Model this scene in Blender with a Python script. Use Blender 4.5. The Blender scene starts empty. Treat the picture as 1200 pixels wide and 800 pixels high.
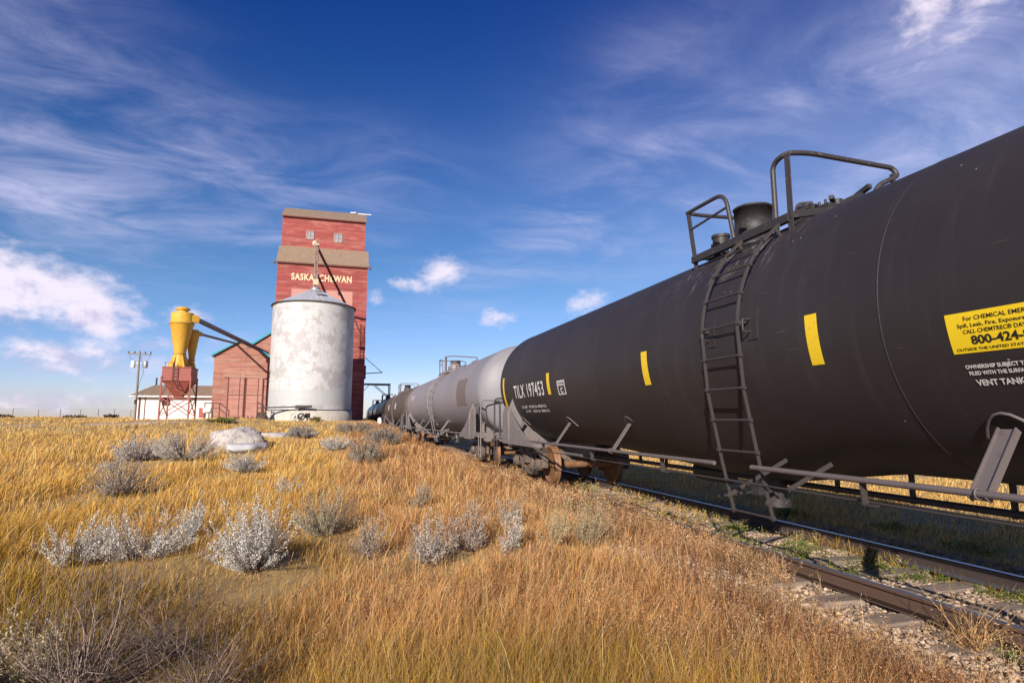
import bpy, math, random
import numpy as np
from mathutils import Vector, Matrix
R_ = math.radians
scene = bpy.context.scene
COL = scene.collection

# ------------------------------------------------------------------ camera
YAW, PITCH = R_(15.819), R_(7.407)
cd = bpy.data.cameras.new('camera'); cam = bpy.data.objects.new('camera', cd); COL.objects.link(cam)
cd.sensor_width = 36; cd.lens = 21.0; cd.clip_start = 0.05; cd.clip_end = 20000
cam.rotation_euler = (math.pi/2 + PITCH, 0, -YAW)
cam.location = (0, 0, 0)
scene.camera = cam

# ------------------------------------------------------------------ sun + exposure
LD = Vector((1.0, 1.6, -0.79)).normalized()            # the way the light travels
sd = bpy.data.lights.new('sun', 'SUN'); sun = bpy.data.objects.new('sun', sd); COL.objects.link(sun)
sd.energy = 5.0; sd.angle = R_(0.5); sd.color = (1.0, 0.93, 0.82)
sun.rotation_euler = LD.to_track_quat('-Z', 'Y').to_euler()
scene.view_settings.view_transform = 'Standard'; scene.view_settings.look = 'None'
scene.view_settings.exposure = 0.42; scene.view_settings.gamma = 1.0
scene.view_settings.use_curve_mapping = False

# ------------------------------------------------------------------ node helper
class NT:
    def __init__(s, tree): s.t = tree; s.n = tree.nodes; s.l = tree.links
    def new(s, typ, **kw):
        n = s.n.new(typ)
        for k, v in kw.items(): setattr(n, k, v)
        return n
    def link(s, a, b): s.l.new(a, b)
    def put(s, sock, v):
        if isinstance(v, bpy.types.NodeSocket): s.link(v, sock)
        else: sock.default_value = v
    def math(s, op, a, b=None, c=None, clamp=False):
        n = s.new('ShaderNodeMath', operation=op, use_clamp=clamp)
        s.put(n.inputs[0], a)
        if b is not None: s.put(n.inputs[1], b)
        if c is not None: s.put(n.inputs[2], c)
        return n.outputs[0]
    def mix(s, f, a, b, blend='MIX'):
        n = s.new('ShaderNodeMix', data_type='RGBA', blend_type=blend)
        s.put(n.inputs[0], f); s.put(n.inputs[6], a if isinstance(a, bpy.types.NodeSocket) else (*a, 1)[:4])
        s.put(n.inputs[7], b if isinstance(b, bpy.types.NodeSocket) else (*b, 1)[:4])
        return n.outputs[2]
    def noise(s, vec, scale, detail=4, rough=.55, dist=0.0):
        n = s.new('ShaderNodeTexNoise'); s.link(vec, n.inputs['Vector'])
        n.inputs['Scale'].default_value = scale; n.inputs['Detail'].default_value = detail
        n.inputs['Roughness'].default_value = rough; n.inputs['Distortion'].default_value = dist
        return n.outputs[0]
    def ramp(s, f, stops, interp='LINEAR'):
        n = s.new('ShaderNodeValToRGB'); s.link(f, n.inputs[0]); cr = n.color_ramp; cr.interpolation = interp
        while len(cr.elements) < len(stops): cr.elements.new(0.5)
        for e, (p, c) in zip(cr.elements, stops):
            e.position = p; e.color = (*c, 1) if len(c) == 3 else c
        return n.outputs[0]
    def map(s, vec, sc=(1, 1, 1), loc=(0, 0, 0), rot=(0, 0, 0)):
        n = s.new('ShaderNodeMapping'); s.link(vec, n.inputs[0])
        n.inputs[1].default_value = loc; n.inputs[2].default_value = rot; n.inputs[3].default_value = sc
        return n.outputs[0]
    def sstep(s, v, lo, hi):
        n = s.new('ShaderNodeMapRange', interpolation_type='SMOOTHSTEP')
        s.put(n.inputs[0], v); n.inputs[1].default_value = lo; n.inputs[2].default_value = hi
        return n.outputs[0]
def g(v): return (v, v, v)

# ------------------------------------------------------------------ world: sky with clouds
world = bpy.data.worlds.new('World'); scene.world = world; world.use_nodes = True
W = NT(world.node_tree); W.n.clear()
out = W.new('ShaderNodeOutputWorld'); bg = W.new('ShaderNodeBackground'); W.link(bg.outputs[0], out.inputs[0])
sky = W.new('ShaderNodeTexSky', sky_type='NISHITA'); sky.sun_disc = False
sky.sun_elevation = math.asin(-LD.z); sky.sun_rotation = math.atan2(-LD.x, -LD.y) % (2*math.pi)
sky.air_density = 1.0; sky.dust_density = 0.6; sky.ozone_density = 2.5; sky.altitude = 700
hs = W.new('ShaderNodeHueSaturation'); hs.inputs['Saturation'].default_value = 1.28; hs.inputs['Hue'].default_value = 0.510
W.link(sky.outputs[0], hs.inputs['Color'])
tc = W.new('ShaderNodeTexCoord'); D = tc.outputs['Generated']
sep = W.new('ShaderNodeSeparateXYZ'); W.link(D, sep.inputs[0])
dx, dy, dz = sep.outputs
az = W.math('MULTIPLY', W.math('ARCTAN2', dx, dy), 57.2958)
el = W.math('MULTIPLY', W.math('ARCSINE', dz), 57.2958)
# darker zenith, like a polarised northern sky
zen = W.sstep(el, 9.0, 41.0)
hz = W.sstep(el, 14.0, 0.0)
hz_c = W.mix(hz, hs.outputs[0], W.mix(1.0, hs.outputs[0], (1.02, .93, 1.28), 'MULTIPLY'))
skyc = W.mix(zen, hz_c, W.mix(1.0, hs.outputs[0], (0.25, 0.49, 0.88), 'MULTIPLY'))
zz = W.math('ADD', W.math('MAXIMUM', dz, 0.0), 0.10)
px = W.math('DIVIDE', dx, zz); py = W.math('DIVIDE', dy, zz)
cmb = W.new('ShaderNodeCombineXYZ'); W.link(px, cmb.inputs[0]); W.link(py, cmb.inputs[1]); P = cmb.outputs[0]
cm2 = W.new('ShaderNodeCombineXYZ'); W.link(W.math('DIVIDE', az, 10.0), cm2.inputs[0]); W.link(W.math('DIVIDE', el, 10.0), cm2.inputs[1]); A = cm2.outputs[0]
def ell(a0, e0, sa, se, amp=1.0, tilt=0.0):
    u = W.math('SUBTRACT', az, a0); v = W.math('SUBTRACT', el, e0)
    if tilt:
        c, s_ = math.cos(R_(tilt)), math.sin(R_(tilt))
        u2 = W.math('ADD', W.math('MULTIPLY', u, c), W.math('MULTIPLY', v, s_))
        v2 = W.math('SUBTRACT', W.math('MULTIPLY', v, c), W.math('MULTIPLY', u, s_)); u, v = u2, v2
    u = W.math('DIVIDE', u, sa); v = W.math('DIVIDE', v, se)
    q = W.math('ADD', W.math('MULTIPLY', u, u), W.math('MULTIPLY', v, v))
    return W.math('MULTIPLY', W.math('EXPONENT', W.math('MULTIPLY', q, -1.0)), amp)
def addall(L):
    r = L[0]
    for x in L[1:]: r = W.math('MAXIMUM', r, x)
    return r
# high wispy cloud
wn = W.noise(W.map(P, (1.0, 1.75, 1), rot=(0, 0, R_(-42))), 2.0, 10, .62, .7)
wn2 = W.noise(W.map(P, (1.3, 1.0, 1), loc=(3, 1, 0)), .9, 4, .5, .4)
wmask = addall([ell(-24, 18.0, 13, 4.5, 1.15, -6), ell(-26, 28, 11, 7, .75, -20), ell(-9, 16.5, 11, 2.4, .80, 2), ell(-12, 22, 14, 4.5, .75, -10), ell(1, 22, 10, 4, .45),
                ell(55, 30, 10, 4.5, 1.5, 28), ell(47, 27, 6, 4, .6, 40), ell(52, 21, 14, 6, .9, 30), ell(24, 20, 18, 3.6, .80, 28), ell(30, 31, 16, 5, .34, 32), ell(40, 24, 20, 4, .80, 30)])
wd = W.math('MULTIPLY', W.sstep(W.math('ADD', W.math('MULTIPLY', wn, .75), W.math('MULTIPLY', wn2, .35)), .40, .92), wmask)
wd = W.math('MULTIPLY', wd, 1.12, clamp=True)
c1 = W.mix(wd, skyc, (6.0, 5.9, 8.3))
c1 = W.mix(ell(52, 17, 28, 14, .20), c1, (6.4, 6.8, 9.6))
# low cumulus
cn = W.noise(W.map(A, (1, 1.5, 1)), 2.2, 10, .60, .25); cn2 = W.noise(W.map(A, (1, 2.0, 1), loc=(5, 2, 0)), 5.5, 7, .62)
cmask = addall([ell(-27, 9.6, 9.0, 3.4, 1.45), ell(-19.5, 8.2, 4.6, 2.2, 1.25), ell(-20, 4.8, 8, 2.2, .92), ell(-22, 1.2, 10, 1.5, .80), ell(-13, 8.7, 4.5, 1.5, .76),
                ell(-8.6, 6.6, 3.5, 1.6, .72), ell(-15.5, 6.2, 3.5, 1.3, .78), ell(8.8, 13.8, 2.7, 2.2, 1.0), ell(6.0, 12.7, 3.0, 1.0, .82), ell(2.9, 11.4, 1.6, 1.1, .88), ell(14.0, 9.6, 2.0, 1.5, .98), ell(23.8, 11.2, 3.0, 1.5, 1.0, 18),
                ell(56, 31, 8, 4.0, .80, 30), ell(60, 3, 20, 2.5, .7), ell(-60, 7, 25, 4, .75), ell(120, 12, 30, 6, .75), ell(-120, 10, 30, 6, .7)])
cd_ = W.math('ADD', W.math('MULTIPLY', W.math('SUBTRACT', cn, .5), 1.9), W.math('MULTIPLY', W.math('SUBTRACT', cn2, .5), .75))
cdn = W.sstep(W.math('ADD', cd_, cmask), .40, 1.22)
# lit tops, mauve undersides: how thick the cloud is above the ray
up = W.noise(W.map(A, (1, 1.5, 1), loc=(0.08, -0.20, 0)), 2.2, 6, .60, .25)
lit = W.sstep(W.math('ADD', W.math('SUBTRACT', cn, up), W.math('MULTIPLY', W.math('SUBTRACT', el, 4.5), .028)), -.12, .16)
cc = W.mix(lit, (5.3, 4.9, 6.8), (8.9, 8.0, 9.1))
c2 = W.mix(W.math('MULTIPLY', cdn, .90), c1, cc)
W.link(c2, bg.inputs[0]); bg.inputs[1].default_value = 0.086

# ------------------------------------------------------------------ material helpers
def new_mat(name):
    m = bpy.data.materials.new(name); m.use_nodes = True
    T = NT(m.node_tree); b = T.n['Principled BSDF']
    return m, T, b
def OC(T): return T.new('ShaderNodeTexCoord').outputs['Object']
def GEO(T): return T.new('ShaderNodeNewGeometry').outputs['Position']
def bump(T, b, h, dist=.01, strength=.6):
    n = T.new('ShaderNodeBump'); n.inputs['Strength'].default_value = strength; n.inputs['Distance'].default_value = dist
    T.link(h, n.inputs['Height']); T.link(n.outputs[0], b.inputs['Normal'])
def painted(name, base, worn, rough=.5, metal=0, scale=6, amt=(.5, .75), bd=.002, streak=False, vary=.25, grime=None):
    m, T, b = new_mat(name); v = GEO(T)
    n1 = T.noise(v, scale, 8, .65); n2 = T.noise(v, scale*.18, 3)
    c = T.mix(T.math('MULTIPLY', n2, vary*2), base, tuple(x*(1-vary) for x in base))
    f = T.sstep(n1, *amt)
    c = T.mix(f, c, worn)
    if streak:
        s = T.noise(T.map(v, (9, 9, .35)), 1.0, 6, .6)
        c = T.mix(T.math('MULTIPLY', T.sstep(s, .52, .8), .5), c, grime or worn)
    T.link(c, b.inputs['Base Color']); b.inputs['Metallic'].default_value = metal
    T.link(T.math('ADD', rough-.1, T.math('MULTIPLY', n1, .25)), b.inputs['Roughness'])
    bump(T, b, n1, bd)
    return m
M = {}
# black tank paint: dusty, streaked
def tank_paint(name, base, dust, streakc, rough, amt=.5, stain=None):
    m, T, b = new_mat(name); v = GEO(T)
    sx = T.new('ShaderNodeSeparateXYZ'); T.link(v, sx.inputs[0])
    st = T.noise(T.map(v, (1.5, 7.0, .45)), 1.0, 8, .62, .2)
    fine = T.noise(v, 38, 5, .7); blot = T.noise(v, .7, 5, .6)
    c = T.mix(T.math('MULTIPLY', T.sstep(blot, .3, .75), amt), base, dust)
    c = T.mix(T.math('MULTIPLY', T.sstep(st, .5, .85), .35), c, streakc)
    runs = T.noise(T.map(v, (.6, 22.0, .22)), 1.0, 5, .6)
    c = T.mix(T.math('MULTIPLY', T.math('MULTIPLY', T.sstep(runs, .60, .74), T.sstep(blot, .35, .6)), .3), c, tuple(k*1.35 for k in streakc))
    scr = T.noise(T.map(v, (8, 3, 60), rot=(.5, 0, 0)), 1.0, 3, .5)
    c = T.mix(T.math('MULTIPLY', T.sstep(scr, .70, .76), .35), c, tuple(k*1.9 for k in streakc))
    sy = T.math('SUBTRACT', sx.outputs[1], 6.1); near_f = T.math('MULTIPLY', T.sstep(T.math('ABSOLUTE', sy), 1.6, .5), T.sstep(sx.outputs[2], 1.45, 2.05))
    sp_ = T.noise(T.map(v, (3, 11, 2.2)), 1.0, 8, .75)
    c = T.mix(T.math('MULTIPLY', T.math('MULTIPLY', T.sstep(sp_, .535, .63), near_f), .75), c, (.40, .33, .28))
    if stain:
        s2 = T.noise(T.map(v, (.3, 1.1, .16), loc=(3, 2, 1)), 1.0, 5, .6)
        c = T.mix(T.math('MULTIPLY', T.sstep(s2, .54, .72), .7), c, stain)
    # bird droppings and chips: small pale flecks
    vo = T.new('ShaderNodeTexVoronoi'); T.link(v, vo.inputs['Vector']); vo.inputs['Scale'].default_value = 9.0
    cell = T.math('GREATER_THAN', T.new('ShaderNodeSeparateColor').outputs[0], .5)
    sc_ = T.new('ShaderNodeSeparateColor'); T.link(vo.outputs['Color'], sc_.inputs[0])
    chip = T.math('MULTIPLY', T.math('LESS_THAN', vo.outputs['Distance'], .075), T.math('GREATER_THAN', sc_.outputs[0], .90))
    c = T.mix(T.math('MULTIPLY', chip, .6), c, (.42, .36, .33))
    T.link(c, b.inputs['Base Color'])
    T.link(T.math('ADD', rough, T.math('MULTIPLY', T.math('SUBTRACT', fine, .5), .2)), b.inputs['Roughness'])
    b.inputs['Specular IOR Level'].default_value = .36
    wav = T.noise(v, 1.3, 2, .5)
    h = T.math('ADD', T.math('MULTIPLY', wav, 1.6), T.math('MULTIPLY', fine, .06))
    bump(T, b, h, .012, .35)
    return m
M['black'] = tank_paint('black_tank_paint', (.025, .020, .021), (.044, .035, .036), (.066, .053, .051), .56)
M['grey'] = tank_paint('grey_tank_paint', (.235, .22, .24), (.185, .17, .185), (.15, .13, .13), .5, .6, stain=(.36, .23, .16))
M['brown'] = tank_paint('brown_tank_paint', (.075, .058, .05), (.12, .09, .075), (.20, .13, .08), .6, .7, stain=(.22, .13, .07))
M['gloss'] = tank_paint('glossy_black_tank_paint', (.012, .012, .016), (.03, .028, .03), (.05, .045, .045), .3)
M['frame_black'] = painted('dusty_black_steel', (.030, .026, .027), (.10, .075, .06), .55, 0, 14, (.52, .8), .002)
M['frame_grey'] = painted('dusty_grey_steel', (.19, .165, .16), (.12, .085, .065), .6, 0, 9, (.45, .8), .002, True)
M['frame_dust'] = painted('weathered_purple_steel', (.13, .105, .105), (.09, .055, .04), .6, 0, 16, (.5, .8), .002)
M['ladder_steel'] = painted('dusty_ladder_steel', (.050, .040, .040), (.028, .022, .022), .55, 0, 16, (.5, .8), .002)
M['rail_steel'] = painted('chipped_dark_railing', (.045, .037, .038), (.26, .22, .20), .5, 0, 26, (.60, .72), .002)
M['rust'] = painted('rusty_steel', (.16, .075, .035), (.30, .15, .06), .85, 0, 12, (.42, .7), .004)
M['wheelrust'] = painted('orange_wheel_rust', (.25, .12, .055), (.12, .07, .045), .6, .2, 14, (.45, .75), .002)
M['truck'] = painted('dusty_cast_steel', (.115, .085, .07), (.24, .17, .12), .8, 0, 10, (.42, .75), .004)
M['yellow_mark'] = painted('yellow_reflective_tape', (.78, .52, .015), (.26, .17, .04), .5, 0, 34, (.56, .74), .0004, vary=.1)
M['placard'] = painted('yellow_placard', (.80, .55, .012), (.34, .23, .05), .5, 0, 34, (.60, .80), .0004, vary=.1)
M['white_ink'] = painted('white_stencil_paint', (.70, .66, .64), (.24, .21, .20), .6, 0, 45, (.55, .74), .0002)
M['black_ink'] = painted('black_ink', (.02, .015, .01), (.03, .02, .01), .5, 0, 20, (.6, .9), .0002)
# rails
def rail_mat(name, side, top):
    m, T, b = new_mat(name); v = GEO(T)
    nz = T.new('ShaderNodeSeparateXYZ'); gN = T.new('ShaderNodeNewGeometry'); T.link(gN.outputs['Normal'], nz.inputs[0])
    n = T.noise(T.map(v, (30, 3, 30)), 1.0, 6, .65)
    sc = T.mix(n, side, tuple(x*.5 for x in side))
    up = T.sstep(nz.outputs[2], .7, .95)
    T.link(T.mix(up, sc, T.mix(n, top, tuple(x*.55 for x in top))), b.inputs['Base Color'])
    T.link(T.math('MULTIPLY', up, .75), b.inputs['Metallic'])
    T.link(T.math('SUBTRACT', .8, T.math('MULTIPLY', up, .42)), b.inputs['Roughness'])
    bump(T, b, n, .004); return m
M['rail_near'] = rail_mat('rusty_rail', (.13, .07, .045), (.12, .085, .07))
M['rail_far'] = rail_mat('worn_sheen_rail', (.07, .045, .04), (.30, .30, .38))  # far rail top tinted bluish, sky sheen put into the colour
# wood
def wood(name, a, c_, axis='X', rough=.85, sc=1.0):
    m, T, b = new_mat(name); v = GEO(T)
    s = {'X': (1.2, 26, 26), 'Y': (26, 1.2, 26), 'Z': (26, 26, 1.2)}[axis]
    n = T.noise(T.map(v, tuple(k*sc for k in s)), 1.0, 7, .65, .3); n2 = T.noise(v, 2.5, 3)
    c = T.mix(T.sstep(n, .35, .7), a, c_); c = T.mix(T.math('MULTIPLY', n2, .5), c, tuple(k*.6 for k in a))
    T.link(c, b.inputs['Base Color']); b.inputs['Roughness'].default_value = rough
    bump(T, b, n, .006, .9); return m
M['tie'] = wood('weathered_tie_wood', (.30, .225, .18), (.13, .09, .07), 'X')
M['pole'] = wood('grey_pole_wood', (.22, .17, .14), (.30, .25, .21), 'Z')
M['darkwood'] = wood('dark_old_wood', (.07, .04, .035), (.12, .08, .06), 'Z')
M['greywood'] = wood('grey_old_wood', (.30, .25, .22), (.2, .16, .14), 'Z')
# boards (siding)
def siding(name, base, worn, dirt, board=.14, amt=(.55, .8), faded=None, low=None):
    m, T, b = new_mat(name); v = GEO(T)
    sx = T.new('ShaderNodeSeparateXYZ'); T.link(v, sx.inputs[0])
    bz = T.math('DIVIDE', sx.outputs[2], board); fr = T.math('FRACT', bz); fl = T.math('FLOOR', bz)
    cx = T.new('ShaderNodeCombineXYZ'); T.link(T.math('FLOOR', T.math('DIVIDE', T.math('ADD', T.math('ADD', sx.outputs[0], sx.outputs[1]), T.math('MULTIPLY', fl, 1.7)), 4.2)), cx.inputs[0]); T.link(fl, cx.inputs[2])
    wn_ = T.new('ShaderNodeTexWhiteNoise'); T.link(cx.outputs[0], wn_.inputs[0])
    c = T.mix(wn_.outputs[0], tuple(x*.80 for x in base), tuple(min(1, x*1.12) for x in base))
    n = T.noise(T.map(v, (.55, .55, 3.2)), 1.0, 8, .68, .3)
    c = T.mix(T.math('MULTIPLY', T.sstep(n, *amt), .75), c, worn)
    n3 = T.noise(T.map(v, (2.5, 2.5, .3)), 1.0, 6, .62)
    c = T.mix(T.math('MULTIPLY', T.sstep(n3, .5, .8), .5), c, dirt)
    if faded:      # a painted-over sign panel on the wall
        x0, x1, z0, z1, fc = faded
        ins = T.math('MULTIPLY', T.math('MULTIPLY', T.sstep(sx.outputs[0], x0-.05, x0+.05), T.sstep(sx.outputs[0], x1+.05, x1-.05)),
                     T.math('MULTIPLY', T.sstep(sx.outputs[2], z0-.05, z0+.05), T.sstep(sx.outputs[2], z1+.05, z1-.05)))
        c = T.mix(T.math('MULTIPLY', ins, .85), c, T.mix(n, fc, tuple(k*.75 for k in fc)))
    gap = T.sstep(fr, .12, .0)
    c = T.mix(T.math('MULTIPLY', gap, .55), c, tuple(x*.3 for x in base))
    T.link(c, b.inputs['Base Color']); b.inputs['Roughness'].default_value = .82
    h = T.math('ADD', T.math('MULTIPLY', fr, -.8), T.math('MULTIPLY', n, .15)); bump(T, b, h, .02, .8)
    return m
M['elevator_red'] = siding('faded_red_boards', (.29, .056, .048), (.40, .155, .125), (.14, .03, .03), .16, (.44, .68), (-6.05, .75, 9.5, 14.95, (.60, .30, .25)))
M['annex_red'] = siding('weathered_red_boards', (.33, .13, .095), (.43, .25, .18), (.15, .06, .045), .15, (.4, .68))
M['door_red'] = siding('weathered_red_door_boards', (.40, .18, .14), (.45, .25, .19), (.18, .07, .05), .2, (.42, .7))
M['trim_dark'] = painted('dark_red_trim', (.13, .035, .03), (.2, .08, .06), .7, 0, 6)
M['fascia'] = painted('teal_fascia_paint', (.03, .28, .38), (.1, .35, .42), .55, 0, 5)
M['stucco'] = painted('white_wall_paint', (.78, .74, .70), (.62, .56, .50), .85, 0, 3, (.5, .85), .004, True)
M['concrete'] = painted('pale_concrete', (.55, .49, .42), (.36, .31, .26), .9, 0, 3.5, (.45, .75), .01, True, grime=(.25, .21, .18))
M['red_steel'] = painted('rust_red_painted_steel', (.30, .075, .055), (.20, .07, .045), .6, 0, 4, (.5, .75), .002, True)
M['yellow_steel'] = painted('yellow_cyclone_paint', (.66, .36, .035), (.46, .25, .06), .55, 0, 3.5, (.42, .75), .002, True, vary=.15)
M['blue_pipe'] = painted('dark_blue_grey_duct', (.07, .09, .12), (.14, .14, .15), .5, .2, 4)
M['dark_metal'] = painted('dark_metal', (.06, .055, .055), (.12, .09, .08), .5, .4, 6)
M['galv'] = painted('galvanised_steel', (.42, .43, .45), (.30, .31, .33), .45, .6, 3, (.4, .75), .003, True)
M['white_metal'] = painted('white_painted_metal', (.75, .73, .72), (.6, .58, .56), .5, 0, 6)
M['rubber'] = painted('old_tyre_rubber', (.05, .045, .045), (.12, .11, .10), .9, 0, 12)
M['pale_ring'] = painted('pale_ring', (.55, .52, .5), (.4, .36, .34), .7, 0, 12)
M['gold_text'] = painted('cream_sign_paint', (.70, .57, .36), (.52, .36, .26), .8, 0, 4, (.55, .85), .001)
m, T, b = new_mat('window_glass'); T.link(T.mix(T.noise(GEO(T), 3, 4), (.16, .19, .24), (.40, .39, .40)), b.inputs['Base Color']); b.inputs['Roughness'].default_value = .2; M['glass'] = m
m, T, b = new_mat('dark_opening'); T.link(T.mix(T.noise(GEO(T), 3, 4), (.01, .01, .01), (.03, .025, .02)), b.inputs['Base Color']); b.inputs['Roughness'].default_value = .9; M['dark'] = m
def shingles(name, a, c_):
    m, T, b = new_mat(name); v = GEO(T)
    br = T.new('ShaderNodeTexBrick'); T.link(T.map(v, (1, 1, 1), rot=(R_(90), 0, 0)), br.inputs['Vector'])
    br.inputs['Scale'].default_value = 2.2; br.inputs['Color1'].default_value = (*a, 1); br.inputs['Color2'].default_value = (*c_, 1)
    br.inputs['Mortar'].default_value = (*[x*.4 for x in a], 1); br.inputs['Mortar Size'].default_value = .015
    n = T.noise(v, 2.2, 8, .7)
    T.link(T.mix(T.math('MULTIPLY', n, .7), br.outputs[0], tuple(x*.55 for x in c_)), b.inputs['Base Color']); b.inputs['Roughness'].default_value = .9
    bump(T, b, n, .03); return m
M['shingle'] = shingles('brown_shingles', (.36, .25, .17), (.28, .19, .13))
# silo cladding: patchy whitewash over galvanised corrugations
m, T, b = new_mat('whitewashed_corrugated_steel'); v = GEO(T)
sx = T.new('ShaderNodeSeparateXYZ'); T.link(v, sx.inputs[0]); z = sx.outputs[2]
n = T.noise(T.map(v, (1.5, 1.5, 1.0)), 1.0, 10, .76, .2); n2 = T.noise(T.map(v, (.35, .35, .5), loc=(4, 1, 2)), 1.0, 4, .6)
ring = T.math('FRACT', T.math('DIVIDE', z, .86))
f = T.sstep(T.math('ADD', T.math('MULTIPLY', n, .75), T.math('MULTIPLY', n2, .45)), .575, .66)
c = T.mix(T.noise(v, .8, 3), (.60, .58, .575), (.45, .435, .435)); c = T.mix(T.math('MULTIPLY', f, .72), c, (.34, .31, .31))
st = T.noise(T.map(v, (5, 5, .25)), 1.0, 6, .62); c = T.mix(T.math('MULTIPLY', T.sstep(st, .52, .8), .45), c, (.50, .45, .42))
c = T.mix(T.math('MULTIPLY', T.sstep(ring, .05, 0), .35), c, (.35, .32, .3))
vs_ = T.noise(T.map(v, (7, 7, .9)), 1.0, 8, .72); c = T.mix(T.math('MULTIPLY', T.sstep(vs_, .53, .68), .6), c, (.33, .31, .30))
sp2 = T.noise(T.map(v, (6, 6, 4.5)), 1.0, 6, .7); c = T.mix(T.math('MULTIPLY', T.sstep(sp2, .66, .70), .8), c, (.20, .18, .17))
ang = T.math('ARCTAN2', T.math('SUBTRACT', sx.outputs[0], -2.9), T.math('SUBTRACT', sx.outputs[1], 60.5))
jt = T.math('FRACT', T.math('ADD', T.math('MULTIPLY', ang, 2.2), T.math('MULTIPLY', T.math('FLOOR', T.math('DIVIDE', z, .86)), .5)))
c = T.mix(T.math('MULTIPLY', T.sstep(jt, .02, 0), .4), c, (.30, .27, .26))
low = T.math('MULTIPLY', T.sstep(z, 2.72, 2.62), T.sstep(z, 1.2, 1.3))
c = T.mix(T.math('MULTIPLY', low, .85), c, T.mix(st, (.50, .50, .50), (.36, .355, .35)))
T.link(c, b.inputs['Base Color']); b.inputs['Roughness'].default_value = .6
corr = T.math('SINE', T.math('MULTIPLY', z, 2*math.pi/.105)); bump(T, b, corr, .02, .2); M['silo'] = m
m, T, b = new_mat('silo_roof_steel'); v = GEO(T)
T.link(T.mix(T.noise(v, 1.5, 7, .7), (.46, .48, .52), (.62, .62, .64)), b.inputs['Base Color']); b.inputs['Roughness'].default_value = .5; b.inputs['Metallic'].default_value = .4; M['siloroof'] = m
# rock
m, T, b = new_mat('pale_boulder'); v = GEO(T); n = T.noise(v, 3.5, 10, .7)
T.link(T.mix(T.sstep(n, .35, .7), (.54, .48, .44), (.34, .29, .26)), b.inputs['Base Color']); b.inputs['Roughness'].default_value = .9; ck = T.new('ShaderNodeTexVoronoi', feature='DISTANCE_TO_EDGE'); T.link(v, ck.inputs[0]); ck.inputs['Scale'].default_value = 2.2; bump(T, b, T.math('ADD', n, T.math('MULTIPLY', T.sstep(ck.outputs[0], .0, .05), .35)), .09); M['rock'] = m
m, T, b = new_mat('white_slab'); v = GEO(T); n = T.noise(v, 3.0, 8, .7)
T.link(T.mix(n, (.55, .53, .53), (.34, .33, .34)), b.inputs['Base Color']); b.inputs['Roughness'].default_value = .8; bump(T, b, n, .03); M['slab'] = m
# vertex-coloured vegetation
def veg(name, trans=.17, rough=.75):
    m = bpy.data.materials.new(name); m.use_nodes = True; T = NT(m.node_tree); T.n.clear()
    o = T.new('ShaderNodeOutputMaterial'); at = T.new('ShaderNodeAttribute', attribute_name='Col')
    d = T.new('ShaderNodeBsdfDiffuse'); t = T.new('ShaderNodeBsdfTranslucent'); mx = T.new('ShaderNodeMixShader'); mx.inputs[0].default_value = trans
    T.link(at.outputs['Color'], d.inputs[0]); T.link(at.outputs['Color'], t.inputs[0])
    T.link(d.outputs[0], mx.inputs[1]); T.link(t.outputs[0], mx.inputs[2]); T.link(mx.outputs[0], o.inputs[0]); return m
M['veg'] = veg('dry_grass_blades'); M['leaf'] = veg('leafy_plants', .2); M['stone'] = veg('ballast_stone', 0.0)

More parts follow.
